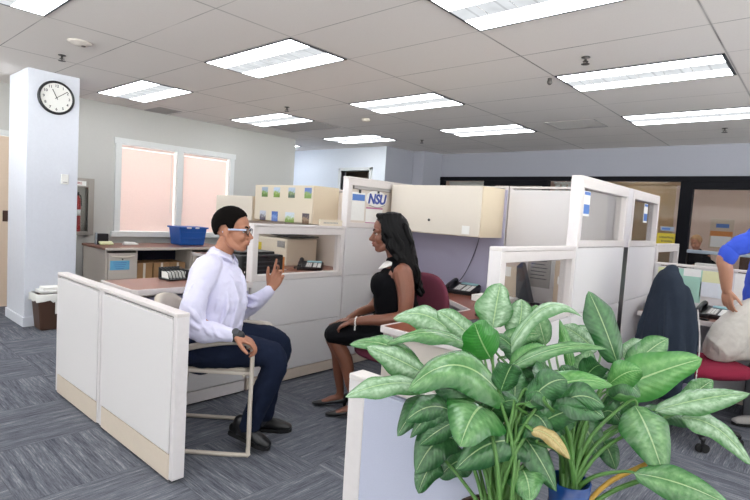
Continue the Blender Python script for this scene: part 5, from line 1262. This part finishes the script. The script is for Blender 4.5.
def leaf_bm(Bp, Tp, w, arch, fc, seed):
    r = random.Random(seed); d = Tp-Bp; L = d.length; d.normalize()
    n0 = Vector((0, -1, .12))*fc + Vector((0, 0, 1))*(1-fc)*1.15; n = (n0-d*n0.dot(d)); n = n.normalized() if n.length > .05 else Vector((0, -1, 0)); s = d.cross(n).normalized()
    bm = bmesh.new(); uvl = bm.loops.layers.uv.new('UV'); NV, NU = 20, 10; G = []
    tw = r.uniform(-.35, .35); ph = r.uniform(0, 6); fold = r.uniform(.12, .38); side_curl = r.uniform(-.12, .2); sb = r.uniform(-.06, .06)*L
    for j in range(NV+1):
        v = j/NV; prof = (v**.5)*((1-v)**.72)*1.60*(1+.10*math.sin(ph+v*9)); prof = max(prof, .012 if j < NV else 0)
        c = Bp+d*L*v+Vector((0, 0, 1))*arch*4*v*(1-v)*1.1+s*sb*4*v*(1-v)+n*(.004)
        a = tw*v; sv = s*math.cos(a)+n*math.sin(a); nv = n*math.cos(a)-s*math.sin(a); row = []
        for i in range(NU+1):
            u = -1+2*i/NU; hw = w*.5*prof
            off = abs(u)*hw*fold - (u*u)*hw*(fold+.25+side_curl*v) + .006*math.sin(ph+v*16+u*1.5)*u*u*prof
            row.append(bm.verts.new(c+sv*u*hw*(1-.1*abs(u)*fold)+nv*off))
        G.append(row)
    for j in range(NV):
        for i in range(NU):
            f = bm.faces.new((G[j][i], G[j][i+1], G[j+1][i+1], G[j+1][i])); f.smooth = True
            for lp, (a, b) in zip(f.loops, ((i, j), (i+1, j), (i+1, j+1), (i, j+1))): lp[uvl].uv = (a/NU, b/NV)
    return bm
def add_leaf(rec, k, petiole=True):
    bx, by, bz, tx, ty, tz, w, ar, m_, fc, ri = rec; p = PL[ri]; o = Vector((ORG[ri][0], ORG[ri][1], .4155))
    Bp = Vector((bx, by, bz))-o; Tp = Vector((tx, ty, tz))-o; g = 1.55
    bm = leaf_bm(Bp, Tp, w*g, ar, fc, k*7+1)
    lf = part('leaf', bm, 'leaf_'+m_, p, label='dried tan leaf' if m_ == 'y' else None)
    if petiole:
        a = rs.uniform(0, 6.28); rr = rs.uniform(0, .045 if ri == 0 else .022); R_ = Vector((math.cos(a)*rr, math.sin(a)*rr, TOP[ri]-.02))
        dd = Bp-R_; mid = R_+Vector((dd.x*.3, dd.y*.35, dd.z*.62)); e = (Tp-Bp).normalized()*.02
        if dd.z < .05: mid = R_+Vector((dd.x*.45, dd.y*.45, max(dd.z*.6, .07)))
        part('leaf_stalk', tube(B(), [(*R_, .0068), (*mid, .005), (*(Bp-e*.8), .0036), (*(Bp+e), .0028)], n=6, seg=8), 'petiole', p, smooth=True)
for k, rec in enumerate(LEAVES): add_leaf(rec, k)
# smaller shaded leaves filling the crowns
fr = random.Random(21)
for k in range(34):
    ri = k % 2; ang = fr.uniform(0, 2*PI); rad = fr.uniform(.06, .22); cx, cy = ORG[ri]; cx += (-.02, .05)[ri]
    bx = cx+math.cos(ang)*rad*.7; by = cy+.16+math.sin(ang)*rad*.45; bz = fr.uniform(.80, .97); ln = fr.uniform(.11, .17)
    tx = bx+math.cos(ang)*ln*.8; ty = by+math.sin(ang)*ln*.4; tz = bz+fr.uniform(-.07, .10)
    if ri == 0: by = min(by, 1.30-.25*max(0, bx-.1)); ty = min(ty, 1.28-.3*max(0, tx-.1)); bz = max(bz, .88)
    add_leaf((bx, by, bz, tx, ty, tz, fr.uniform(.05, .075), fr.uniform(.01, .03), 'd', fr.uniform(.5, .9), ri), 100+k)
# a dead yellow stalk and a green one leaning right
o = Vector((ORG[1][0], ORG[1][1], .4155))
for P_, m_, lb in (([(.575, 1.25, .70), (.63, 1.27, .74), (.70, 1.28, .775), (.745, 1.28, .80), (.765, 1.28, .79), (.77, 1.28, .77)], 'petiole_yellow', 'dead yellow stalk'), ([(.59, 1.27, .68), (.66, 1.28, .72), (.74, 1.28, .755)], 'petiole', 'bare green stalk')):
    part('leaf_stalk', tube(B(), [(*(Vector(q)-o), .006 if i < 3 else .0045) for i, q in enumerate(P_)], n=5, seg=10), m_, p1, smooth=True, label=lb)
